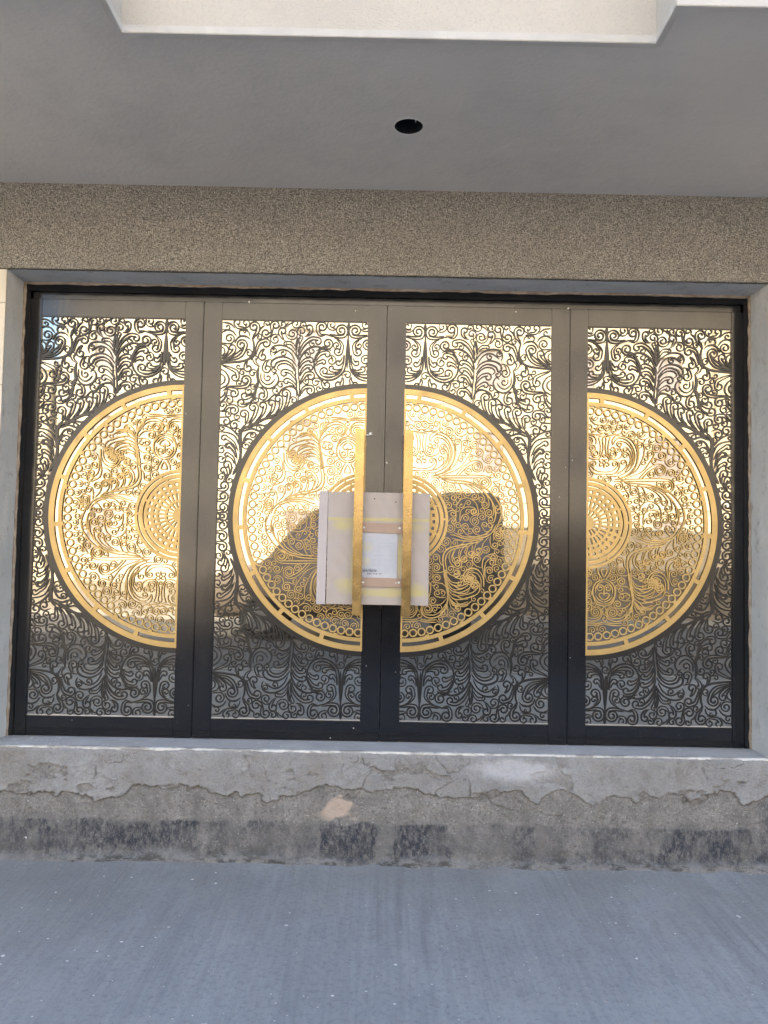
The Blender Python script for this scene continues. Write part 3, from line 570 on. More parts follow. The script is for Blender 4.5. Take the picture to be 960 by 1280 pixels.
GOLD="""\
stem;4.9;58,-227 63,-252 81,-284;
stem;4.9;126,-227 121,-252 103,-284;
leaf;4.9;92,-233 78,-234 80,-253 92,-275;
leaf;4.9;92,-233 106,-234 104,-253 92,-275;
medallion_ring;5.8;92,-284 58,-296 37,-327 37,-367 54,-406 93,-420;
medallion_ring;5.8;92,-284 126,-296 147,-327 147,-367 130,-406 91,-420;
leaf;4.9;92,-294 65,-305 49,-331 50,-353;
leaf;4.9;92,-294 119,-305 135,-331 134,-353;
scroll;4.9;93,-366 94,-344 92,-326;-1,19.6
scroll;4.9;92,-366 91,-344 93,-326;1,19.6
scroll;4.9;93,-388 76,-379 66,-360 81,-353 93,-357;
scroll;4.9;92,-388 109,-379 119,-360 104,-353 92,-357;
leaf;4.9;42,-371 61,-399 93,-410;
leaf;4.9;143,-371 124,-399 92,-410;
leaf;4.9;50,-367 67,-388 93,-399;
leaf;4.9;135,-367 118,-388 92,-399;
leaf;4.9;93,-421 105,-440 93,-465;
leaf;4.9;93,-421 81,-440 93,-465;
scroll;4.9;229,-421 205,-456 174,-478 137,-480;1,29.4
scroll;4.9;-43,-421 -19,-456 12,-478 49,-480;-1,29.4
leaf;4.9;234,-407 223,-452 188,-487 143,-495 114,-480 104,-454 112,-429 134,-416;
leaf;4.9;-48,-407 -37,-452 -2,-487 43,-495 72,-480 82,-454 74,-429 52,-416;
leaf;4.9;183,-503 130,-506 93,-498;
leaf;4.9;4,-503 57,-506 94,-498;
leaf;4.9;183,-516 130,-515 93,-508;
leaf;4.9;4,-516 57,-515 94,-508;
scroll;4.9;209,-231 195,-214 193,-189;-1,19.6
scroll;4.9;220,-253 204,-263 178,-265;1,24.9
scroll;4.9;229,-341 211,-322 178,-316;1,23.2
scroll;4.9;229,-368 211,-353 180,-353;1,16
scroll;4.9;231,-388 205,-391 180,-386;1,16.9
scroll;4.9;231,-394 205,-423 165,-431;1,22.3
scroll;4.9;13,-213 27,-230;1,22.3
scroll;4.9;-4,-273 14,-271;-1,18.7
scroll;4.9;-4,-321 14,-320;-1,18.7
scroll;4.9;-4,-374 14,-373;-1,18.7
scroll;4.9;-3,-414 14,-412;-1,18.7
scroll;4.9;-3,-445 15,-443;-1,18.7
stem;6.2;218,-293 215,-249 209,-213 213,-169 235,-144 275,-130 341,-116 392,-108;
stem;4.9;230,-279 229,-248 222,-213 227,-178 250,-151 293,-137 342,-128;
stem;6.2;223,-249 223,-302 232,-350 237,-390 231,-451;
stem;4.9;229,-253 231,-301 238,-350 245,-394;
scroll;4.9;253,-153 240,-182 249,-217 271,-238;-1,23.2
leaf;4.9;270,-148 259,-181 271,-206;
scroll;4.9;295,-141 288,-177 306,-206;-1,16
scroll;4.9;328,-134 320,-163 339,-184;-1,20.5
scroll;4.9;359,-122 357,-153 379,-171;-1,21.4
scroll;4.9;226,-253 244,-272 273,-284;-1,20.5
scroll;4.9;230,-279 253,-310 293,-316 318,-300;-1,15.1
leaf;4.9;231,-293 253,-323 293,-331 329,-322;
scroll;4.9;232,-310 258,-345 298,-349 333,-330;-1,15.1
leaf;4.9;234,-332 262,-360 307,-362 347,-339 351,-321;
scroll;4.9;236,-350 271,-380 324,-375 364,-361 389,-338;-1,24.9
leaf;4.9;237,-368 271,-398 324,-395 373,-374;
leaf;4.9;238,-385 276,-420 325,-426 360,-405;
leaf;4.9;240,-394 276,-429 320,-434 342,-425;
scroll;4.9;243,-403 254,-438 276,-457;-1,18.7
leaf;4.9;249,-403 263,-429 289,-437;
scroll;4.9;237,-429 238,-456 234,-476;1,18.7
leaf;4.9;232,-412 223,-447 201,-470;
leaf;4.9;309,-300 315,-273 337,-246 368,-239 395,-252;
scroll;4.9;368,-250 342,-253 322,-287;-1,26.7
scroll;4.9;393,-314 364,-311;1,19.6
stem;5.9;245,-71 270,-75 321,-92 376,-90 431,-76 461,-51 478,-16;
stem;4.7;262,-59 312,-80 368,-82 418,-68 452,-40 463,-12;
stem;4.7;253,-90 304,-102 363,-101 410,-90;
scroll;4.7;478,-33 466,-67;-1,26.3
scroll;4.7;440,-64 397,-74 370,-64;1,21.2
scroll;4.7;397,-81 338,-76 306,-45;1,20.4
scroll;4.7;456,-42 427,-55 406,-30;1,17
scroll;4.7;450,-72 447,-102 452,-127;-1,19.5
scroll;4.7;440,-81 414,-111 406,-138;-1,22
scroll;4.7;414,-89 376,-120 367,-149;-1,18.7
scroll;4.7;389,-100 340,-129 328,-163;-1,20.4
scroll;4.7;359,-103 308,-142 294,-187;-1,21.2
scroll;4.7;321,-104 275,-143 254,-181 258,-206;-1,20.4
scroll;4.7;420,-332 417,-271 409,-220 419,-186 440,-173 457,-165;1,22
scroll;4.7;428,-292 421,-245 429,-207 448,-190;1,21.2
scroll;4.7;423,-279 424,-250;1,21.2
scroll;4.7;408,-235 381,-231 362,-209;1,23.7
scroll;4.7;417,-332 414,-288 393,-254 359,-241 326,-256 314,-283;-1,22
scroll;4.7;404,-340 403,-296 385,-267 357,-259;-1,23.3
scroll;4.7;322,-392 364,-383 394,-360 398,-330;-1,23.7
leaf;4.7;263,-349 296,-370 334,-363 350,-339;
leaf;4.7;263,-328 296,-345 317,-338;
leaf;4.7;263,-370 305,-393 341,-396;
leaf;4.7;267,-391 297,-422 341,-409;
scroll;4.7;271,-248 288,-256 292,-273;1,15.3
scroll;4.7;271,-290 296,-294 305,-311;1,12.7
leaf;4.7;271,-446 284,-441 293,-458;
leaf;4.7;469,-160 452,-182 431,-178;
scroll;4.7;520,-20 518,-41;1,12.7
scroll;4.2;91,465 108,462 120,468;-1,22.1
scroll;4.2;91,465 74,462 62,468;1,22.1
scroll;4.2;135,455 170,459 185,479 184,494;-1,16.8
scroll;4.2;48,455 13,459 -2,479 -1,494;1,16.8
leaf;4.2;91,466 109,454 155,455;
leaf;4.2;91,466 73,454 27,455;
leaf;4.2;91,450 70,444 63,446;
leaf;4.2;92,450 113,444 120,446;
leaf;4.2;91,447 101,431 97,393 102,358 117,331 147,327 176,340 185,363 178,383;
leaf;4.2;92,447 82,431 86,393 81,358 66,331 36,327 7,340 -2,363 5,383;
scroll;4.2;124,445 114,416 111,385 113,354;-1,22.9
scroll;4.2;59,445 69,416 72,385 70,354;1,22.9
leaf;4.2;136,401 132,424 147,447 174,452;
leaf;4.2;47,401 51,424 36,447 9,452;
scroll;4.2;92,283 94,300;1,13.7
scroll;4.2;92,283 90,300;-1,13.7
scroll;4.2;92,262 132,268 159,290;-1,18.3
scroll;4.2;93,262 53,268 26,290;1,18.3
leaf;4.2;92,252 140,253 166,277 170,306 159,317;
leaf;4.2;93,252 45,253 19,277 15,306 26,317;
leaf;4.2;92,335 84,346 92,354;
leaf;4.2;92,335 100,346 92,354;
leaf;4.2;158,440 189,448 227,432 253,396 262,357 256,307 228,264 182,231;
leaf;4.2;136,401 151,428 181,438 220,418 245,372 247,326 220,276 167,244 121,243;
scroll;4.2;228,295 241,334 233,380 205,414 174,423;-1,16.8
scroll;4.2;198,264 228,311 230,357 212,386;-1,14.5
scroll;4.2;163,254 209,291 226,326 218,356;-1,17.6
scroll;4.2;136,253 175,265 204,291 206,314;-1,16
scroll;4.2;167,231 247,265 285,327 297,373 294,404;-1,19.1
leaf;4.2;152,228 221,249 257,303 268,365 261,403 275,425;
scroll;4.2;198,230 282,265 324,316 345,351;-1,20.6
scroll;4.2;197,448 212,468;1,24.4
scroll;4.7;269,231 311,278 350,305 375,309;1,32.2
leaf;4.7;282,229 324,272 362,294;
scroll;4.7;409,248 416,270;1,22
scroll;4.7;341,341 379,328;-1,24.6
stem;4.7;142,225 269,230 354,234 418,232;1,36.5
stem;4.7;142,216 312,219 418,221;
stem;5.9;163,240 205,213 269,205 320,201 380,185 431,160 469,123 499,72 502,30 486,-17 478,-43;
stem;4.7;193,211 248,193 312,190 367,180 418,147 452,105 475,55 473,12;
scroll;4.7;261,199 286,187 302,158;1,19.5
scroll;4.7;299,192 350,167 381,138;1,20.4
scroll;4.7;337,184 388,155 415,122;1,18.7
scroll;4.7;380,176 426,135 440,88;1,21.2
scroll;4.7;409,151 452,101 464,46;1,23.7
scroll;4.7;465,72 473,34 469,4;1,18.7
scroll;4.7;469,123 482,142;1,21.2
scroll;4.7;460,203 477,182;-1,11.4
scroll;4.7;501,85 528,86;1,11
scroll;4.7;499,-6 505,17;1,17.8
scroll;4.7;465,-98 466,-60;1,25.4
scroll;4.7;270,68 295,107 333,116 371,93 386,53;1,21.2
scroll;4.7;291,0 297,51 329,71 361,68;1,17.8
scroll;4.7;291,-8 303,22;1,19.5
scroll;4.7;320,94 312,73;1,12.7
scroll;4.7;227,127 252,136;1,19.5
scroll;4.7;202,84 227,93;1,18.7
scroll;4.7;232,42 248,51;1,18.7
scroll;4.7;223,-18 244,8;1,18.7
leaf;4.7;244,67 270,42 270,9 253,-17;
scroll;4.7;176,164 206,164 218,148;1,17
"""
# FILL small scrolls in the gaps
BLACK += """
scroll;6.8;423,966 416,996 399,1012 390,1020;-1,30
scroll;6.8;17,780 -2,783 -15,794 -20,806;1,30
scroll;6.8;421,955 420,937 410,923 399,917;1,30
scroll;6.8;40,982 27,968 10,964 -2,967;1,30
scroll;6.8;158,982 168,970 184,968 194,971;-1,26.2
scroll;6.8;451,932 463,941 478,941 487,937;1,25.7
scroll;6.8;195,832 181,836 169,830 163,822;-1,23.4
scroll;6.8;233,693 235,706 245,715 255,718;1,23.1
scroll;6.8;340,936 353,940 360,951 361,960;-1,22.6
scroll;6.8;714,354 724,362 737,362 745,358;1,21.7
scroll;6.8;724,606 715,616 703,618 694,615;-1,22
scroll;6.8;125,727 126,740 119,750 112,755;-1,21.5
scroll;6.8;715,310 710,299 713,287 718,280;-1,21.3
scroll;6.8;638,975 626,972 615,978 610,984;1,20.8
scroll;6.8;562,735 565,746 574,753 582,755;1,19.6
scroll;6.8;610,381 621,377 627,368 627,360;1,19.4
scroll;6.8;714,194 713,205 719,214 726,217;1,18.7
scroll;6.8;626,850 618,858 608,860 600,857;-1,18.8
scroll;6.8;393,605 387,615 377,619 369,618;-1,18.8
scroll;6.8;443,645 449,635 459,631 467,631;-1,19
scroll;6.8;611,663 620,656 622,646 620,638;1,18.6
scroll;6.8;456,990 451,981 442,977 434,978;1,17.6
scroll;6.8;423,692 431,698 441,698 448,695;1,17.5
scroll;6.8;153,872 164,872 171,878 174,885;-1,17
scroll;6.8;227,675 224,665 228,656 233,651;-1,17.4
scroll;6.8;691,532 690,522 695,513 701,510;-1,17
scroll;6.8;716,563 715,573 720,581 726,585;1,16.8
scroll;6.8;323,710 326,700 323,691 318,687;1,16.4
scroll;6.8;335,979 343,985 345,994 343,1000;-1,16.3
scroll;6.8;435,862 425,861 419,854 417,848;-1,16
scroll;6.8;664,526 672,521 675,512 673,505;1,16
scroll;6.8;58,899 61,890 57,881 52,877;1,16
scroll;6.8;293,849 291,840 294,831 299,827;-1,15.8
scroll;6.8;703,194 706,185 702,176 697,172;1,16.1
scroll;6.8;580,432 571,430 564,424 563,418;-1,15.6
scroll;6.8;531,984 535,992 533,1001 529,1006;-1,15.7
scroll;6.8;570,937 562,942 553,940 548,936;-1,15.5
scroll;6.8;566,666 571,658 579,654 585,655;-1,15.6
scroll;6.8;638,433 644,426 652,424 658,426;-1,15.2
scroll;6.8;626,751 633,756 642,755 647,752;1,15.2
scroll;6.8;287,911 295,906 298,898 298,892;1,15
scroll;6.8;729,466 738,465 745,460 747,454;1,14.8
scroll;6.8;491,870 494,861 492,853 488,849;1,14.9
scroll;6.8;653,669 661,671 667,678 668,684;-1,15.1
scroll;6.8;474,771 482,768 487,761 488,755;1,14.7
scroll;6.8;542,471 551,469 556,463 558,457;1,14.8
scroll;6.8;578,606 579,597 575,590 569,587;1,14.9
"""
GOLD += """
scroll;4;291,410 301,432 316,442 325,447;1,24
scroll;4;66,504 44,507 31,519 24,526;1,24
scroll;4;483,-175 503,-183 520,-180 529,-177;-1,24
scroll;4;462,205 482,204 495,213 502,220;-1,24
scroll;4;240,-141 249,-126 249,-110 246,-101;-1,24
scroll;4;403,335 405,317 414,305 422,299;-1,24
scroll;4;5,383 -7,395 -10,410 -10,420;1,24
scroll;4;306,436 290,432 275,437 268,442;1,24
scroll;4;79,503 94,504 106,512 111,520;-1,24
scroll;4;367,28 354,22 346,10 345,0;-1,24
scroll;4;248,193 261,185 268,173 268,163;1,24
scroll;4;161,216 175,214 185,204 188,195;1,24
scroll;4;509,-87 522,-80 535,-81 544,-86;1,24
scroll;4;184,494 184,508 193,519 202,523;1,23.7
scroll;4;122,500 134,494 148,497 156,503;-1,24
scroll;4;349,411 340,400 339,386 344,377;-1,24
scroll;4;121,243 128,232 127,218 122,211;1,22.8
scroll;4;516,-45 514,-58 521,-70 528,-75;-1,22.8
scroll;4;253,-17 264,-25 268,-38 266,-47;1,22.7
scroll;4;126,-296 139,-300 151,-295 157,-288;-1,22.7
scroll;4;32,-516 45,-518 53,-527 56,-536;1,22.3
scroll;4;461,-247 461,-234 468,-224 476,-220;1,21.9
scroll;4;76,-512 65,-519 61,-531 62,-540;-1,22.4
scroll;4;236,-470 236,-483 244,-493 253,-496;-1,22.2
scroll;4;161,-196 163,-209 156,-220 148,-225;1,22.1
scroll;4;508,147 497,153 492,165 492,174;1,22
scroll;4;220,-157 223,-145 218,-133 211,-127;-1,22
scroll;4;431,-292 435,-304 445,-311 454,-312;-1,21.6
scroll;4;327,117 315,121 308,132 307,141;1,21.6
scroll;4;63,-293 70,-283 70,-271 66,-263;-1,20.9
scroll;4;385,8 381,20 386,31 392,37;1,20.7
scroll;4;482,142 490,151 490,163 486,171;-1,20.4
scroll;4;529,25 520,33 518,45 520,52;1,20
scroll;4;329,-205 339,-199 350,-201 356,-205;1,19.3
scroll;4;27,266 33,257 33,246 29,239;1,18.8
scroll;4;512,120 519,128 530,129 537,127;1,18.3
scroll;4;520,-20 525,-29 535,-33 542,-33;-1,18.1
scroll;4;320,269 315,259 316,249 321,243;-1,18
scroll;4;217,202 225,196 227,186 225,179;1,17.4
scroll;4;238,-260 247,-263 257,-261 262,-256;-1,16.7
scroll;4;38,369 45,376 46,386 44,392;-1,16.7
scroll;4;267,-31 266,-21 271,-13 277,-10;1,16.9
scroll;4;296,392 297,402 304,409 310,411;1,16.8
scroll;4;503,-183 511,-187 515,-196 515,-203;1,16.1
scroll;4;165,396 173,390 175,382 174,375;1,15.5
scroll;4;183,-503 187,-511 195,-515 201,-515;-1,15
scroll;4;326,-256 330,-248 329,-240 325,-235;-1,15
scroll;4;275,-130 282,-125 284,-116 283,-110;-1,14.9
scroll;4;180,-465 172,-466 164,-462 161,-457;1,14.5
scroll;4;150,461 141,459 134,464 131,469;1,14.3
scroll;4;306,-45 310,-53 308,-61 304,-65;1,14.4
scroll;4;443,249 451,250 458,246 462,242;1,14.1
scroll;4;33,461 26,466 24,474 25,479;1,14.3
scroll;4;240,418 245,412 254,410 259,412;-1,14.5
scroll;4;-1,357 2,349 10,346 16,346;-1,14.3
scroll;4;334,-61 341,-65 349,-64 354,-60;-1,14
scroll;4;508,85 515,89 518,97 518,102;-1,14
scroll;4;372,220 364,217 360,210 360,204;-1,14
scroll;4;479,-169 472,-164 470,-157 471,-151;1,14
scroll;4;357,308 350,305 342,308 338,312;1,13.7
scroll;4;228,125 220,125 213,120 211,115;-1,13.9
scroll;4;484,-118 485,-110 490,-104 496,-102;1,13.8
scroll;4;454,268 457,261 464,257 470,256;-1,13.8
scroll;4;93,-465 101,-467 106,-473 108,-478;1,13.8
scroll;4;291,342 296,348 304,349 309,348;1,13.7
scroll;4;429,191 429,199 424,206 418,208;-1,13.8
scroll;4;430,-22 434,-15 441,-12 446,-12;1,13.1
scroll;4;348,49 344,55 337,58 332,58;-1,13.1
scroll;4;406,41 413,44 417,50 417,56;-1,13
scroll;4;320,94 324,101 331,104 337,103;1,13.4
scroll;4;262,104 269,103 275,98 277,93;1,12.9
scroll;4;50,-402 53,-409 51,-416 47,-420;1,12.8
scroll;4;272,67 279,69 286,66 289,62;1,12.4
scroll;4;475,55 477,48 483,43 488,42;-1,12.9
scroll;4;87,229 82,223 74,222 69,223;1,12.9
scroll;4;170,-313 173,-320 170,-327 166,-330;1,12.4
scroll;4;113,335 117,329 116,322 114,317;1,12.2
scroll;4;486,-17 486,-24 491,-30 495,-32;-1,12.3
scroll;4;205,-383 213,-383 218,-379 221,-374;-1,12.3
scroll;4;288,133 295,132 300,126 301,122;1,12.1
scroll;4;283,322 281,315 283,309 287,305;-1,12.2
scroll;4;140,-227 133,-228 128,-233 127,-238;-1,12.2
scroll;4;364,-383 358,-387 357,-394 358,-399;-1,12
scroll;4;70,335 66,329 67,322 69,317;-1,12.2
scroll;4;494,83 497,76 495,70 492,66;1,12
scroll;4;121,385 123,378 129,374 133,373;-1,11.6
scroll;4;204,-448 207,-441 205,-435 202,-431;-1,11.5
scroll;4;396,-354 398,-348 404,-344 409,-343;1,11.5
scroll;4;205,458 199,453 193,453 188,455;1,11.6
"""
def parse(t):
    out = []
    for l in t.strip().splitlines():
        if not l.strip(): continue
        n, w, p, e = l.split(';'); pts = [tuple(float(a) / 1000 for a in q.split(',')) for q in p.split()]
        e = tuple(float(a) for a in e.split(',')) if e else None; out.append((n, float(w) / 1000, pts, e))
    return out
def catmull(p, step):
    if len(p) < 3: q = [p[0]] + p + [p[-1]]
    else: q = [p[0]] + p + [p[-1]]
    q[0] = (2 * p[0][0] - p[1][0], 2 * p[0][1] - p[1][1]); q[-1] = (2 * p[-1][0] - p[-2][0], 2 * p[-1][1] - p[-2][1])
    out = []
    for i in range(1, len(q) - 2):
        p0, p1, p2, p3 = (np.array(q[j]) for j in (i - 1, i, i + 1, i + 2))
        n = max(2, int(np.linalg.norm(p2 - p1) / step))
        for k in range(n):
            t = k / n; out.append(.5 * ((2 * p1) + (-p0 + p2) * t + (2 * p0 - 5 * p1 + 4 * p2 - p3) * t * t + (-p0 + 3 * p1 - 3 * p2 + p3) * t ** 3))
    out.append(np.array(p[-1])); return out
def spiral(pts, e, pitch, w):
    cw, r = e[0], e[1] / 1000
    a, b = pts[-2], pts[-1]; t = (b - a) / (np.linalg.norm(b - a) + 1e-9)
    nrm = np.array((t[1], -t[0])) * cw            # clockwise (v points up): the centre is to the right
    c = b + nrm * r; th = math.atan2(*(b - c)[::-1]); turns = max(.85, (r - w * .7) / pitch)
    turns = min(turns, 2.3); N = int(turns * 17) + 1
    r_end = max(w * .75, r - pitch * turns)
    for k in range(1, N + 1):
        s = k / N; rr = r + (r_end - r) * s; an = th - cw * 2 * PI * turns * s
        pts.append(c + rr * np.array((math.cos(an), math.sin(an))))
    return pts
def ribbon(pts, w, z0, th, close_taper=True, bulb=False):
    """pts in (u,v); returns vertices (u, depth, v) and faces of a bevelled flat strip"""
    n = len(pts); v = []
    L = np.cumsum([0] + [float(np.linalg.norm(pts[i + 1] - pts[i])) for i in range(n - 1)]); tot = L[-1]
    for i in range(n):
        a = pts[max(0, i - 1)]; b = pts[min(n - 1, i + 1)]; t = (b - a) / (np.linalg.norm(b - a) + 1e-9); nr = np.array((-t[1], t[0]))
        k = 1.0
        if bulb: k = .8 + .25 * (L[i] / tot)
        else: k = .8 + .35 * math.sin(PI * L[i] / tot)
        k *= min(1, .45 + (min(L[i], tot - L[i])) / (w * 1.2)) if tot > w * 3 else 1
        h = w / 2 * k; p = pts[i]
        for (d, y) in ((-h, z0 + th), (-h, z0 + th * .3), (-h * .8, z0), (h * .8, z0), (h, z0 + th * .3), (h, z0 + th)):
            q = p + nr * d; v.append((q[0], y, q[1]))
    f = [(i * 6 + k, i * 6 + k + 1, i * 6 + k + 7, i * 6 + k + 6) for i in range(n - 1) for k in range(5)]
    f += [tuple(range(6)), tuple(range((n - 1) * 6, n * 6))]
    return v, f
def runs(pts, ok):
    out = []; cur = []
    for p in pts:
        if ok(p): cur.append(p)
        else:
            if len(cur) > 3: out.append(cur)
            cur = []
    if len(cur) > 3: out.append(cur)
    return out
def stroke_meshes(table, pitch, step, ok, depth, th, tr, wk=1.0, rails2=True):
    """one mesh per stroke; tr maps (u, y, v) to the panel's own side"""
    out = []
    for i, (name, w, p, e) in enumerate(parse(table)):
        w *= wk
        pts = catmull(p, step)
        if e: pts = spiral(pts, e, pitch, w)
        rails = [pts]
        if e and rails2:                         # the inner edge of the scroll's stem, running into its second turn
            q0 = catmull(p, step); n0 = len(q0); inner = []
            for k in range(n0):
                t = q0[min(n0 - 1, k + 1)] - q0[max(0, k - 1)]; t = t / (np.linalg.norm(t) + 1e-9)
                inner.append(q0[k] + np.array((t[1], -t[0])) * e[0] * pitch * (.25 + .75 * min(1, 1.6 * k / n0)))
            if n0 > 4: rails.append(inner[n0 // 6:])
        V = []; F = []
        for r_ in [x for q in rails for x in runs(q, ok)]:
            v, f = ribbon(r_, w if r_ is not rails[-1] else w * .8, depth + (i % 97) * .000006, th, bulb=bool(e)); n = len(V); V += v; F += [tuple(k + n for k in q) for q in f]
        if not V: continue
        me = bpy.data.meshes.new(name); me.from_pydata([tr(q) for q in V], [], F)
        bm = bmesh.new(); bm.from_mesh(me); bmesh.ops.recalc_face_normals(bm, faces=bm.faces); bm.to_mesh(me); bm.free()
        out.append((name, me))
    return out
RD, ZC = .670, 1.643
def polar_plate(bands, a0, a1, na, holes, y0, y1, tr):
    """bands: list of (r0, r1, fn(cell)->solid). Extruded polar cells sharing vertices."""
    V = {}; vl = []
    def vid(i, j, y):
        k = (i, j, y)
        if k not in V:
            r_ = rad[i]; a = a0 + (a1 - a0) * j / na; V[k] = len(vl); vl.append(tr((r_ * math.cos(a), y, r_ * math.sin(a))))
        return V[k]
    rad = [bands[0][0]] + [b_[1] for b_ in bands]
    solid = {(i, j) for i, b_ in enumerate(bands) for j in range(na) if b_[2](j)}
    F = []
    for (i, j) in solid:
        F.append((vid(i, j, y0), vid(i + 1, j, y0), vid(i + 1, j + 1, y0), vid(i, j + 1, y0)))
        for (di, dj, p, q) in ((-1, 0, (i, j), (i, j + 1)), (1, 0, (i + 1, j), (i + 1, j + 1)), (0, -1, (i, j), (i + 1, j)), (0, 1, (i, j + 1), (i + 1, j + 1))):
            if (i + di, j + dj) not in solid: F.append((vid(*p, y0), vid(*q, y0), vid(*q, y1), vid(*p, y1)))
    return vl, F
blk_ok = lambda p: -.012 < p[0] < .757 and p[1] > -.012 and p[1] < 1.012 and p[0] ** 2 + p[1] ** 2 > (RD + .012) ** 2
gld_ok = lambda p: p[0] > .001 and .226 ** 2 < p[0] ** 2 + p[1] ** 2 < .553 ** 2
# panels' meshes: black quarter drawn once and mirrored for side and half; gold half turned by 180 degrees
SCR = {}
for s in (1, -1):
    for t_ in (1, -1):
        SCR[s, t_] = stroke_meshes(BLACK, .0150, .011, blk_ok, -.0002, .0022, lambda q: (q[0] * s, q[1], q[2] * t_))
GLD = {1: stroke_meshes(GOLD, .0104, .010, gld_ok, .0, .003, lambda q: q, 1.12, False), -1: stroke_meshes(GOLD, .0104, .010, gld_ok, .0, .003, lambda q: (-q[0], q[1], -q[2]), 1.12, False)}
beadv = []; nb = 18
for k in range(nb):
    for (q, y) in ((.0140, .003), (.0143, .0004), (.0155, 0), (.0196, 0), (.0209, .0004), (.0212, .003)): beadv.append((q * math.cos(2 * PI * k / nb), y, q * math.sin(2 * PI * k / nb)))
bead_me = bpy.data.meshes.new('bead_ring'); bead_me.from_pydata(beadv, [], [(k * 6 + i, k * 6 + i + 1, ((k + 1) % nb) * 6 + i + 1, ((k + 1) % nb) * 6 + i) for k in range(nb) for i in range(5)])
bead_me.materials.append(M['gold'])
def mesh_from(name, V, F, mat):
    me = bpy.data.meshes.new(name); me.from_pydata([tuple(p) for p in V], [], F)
    bm = bmesh.new(); bm.from_mesh(me); bmesh.ops.recalc_face_normals(bm, faces=bm.faces); bm.to_mesh(me); bm.free(); me.materials.append(mat); return me
YF = .180; YG = .1881; YS = .1852; YM = .1808
LAB = {(-1, 1): 'far left black gate panel with gold half disc bulging toward the left jamb',
       (-1, 0): 'black gate panel left of the centre seam, with white latch pin near its bar',
       (1, 0): 'black gate panel right of the centre seam, carrying the right brass pull bar',
       (1, 1): 'far right black gate panel, its gold half disc bulging right and fully uncovered'}
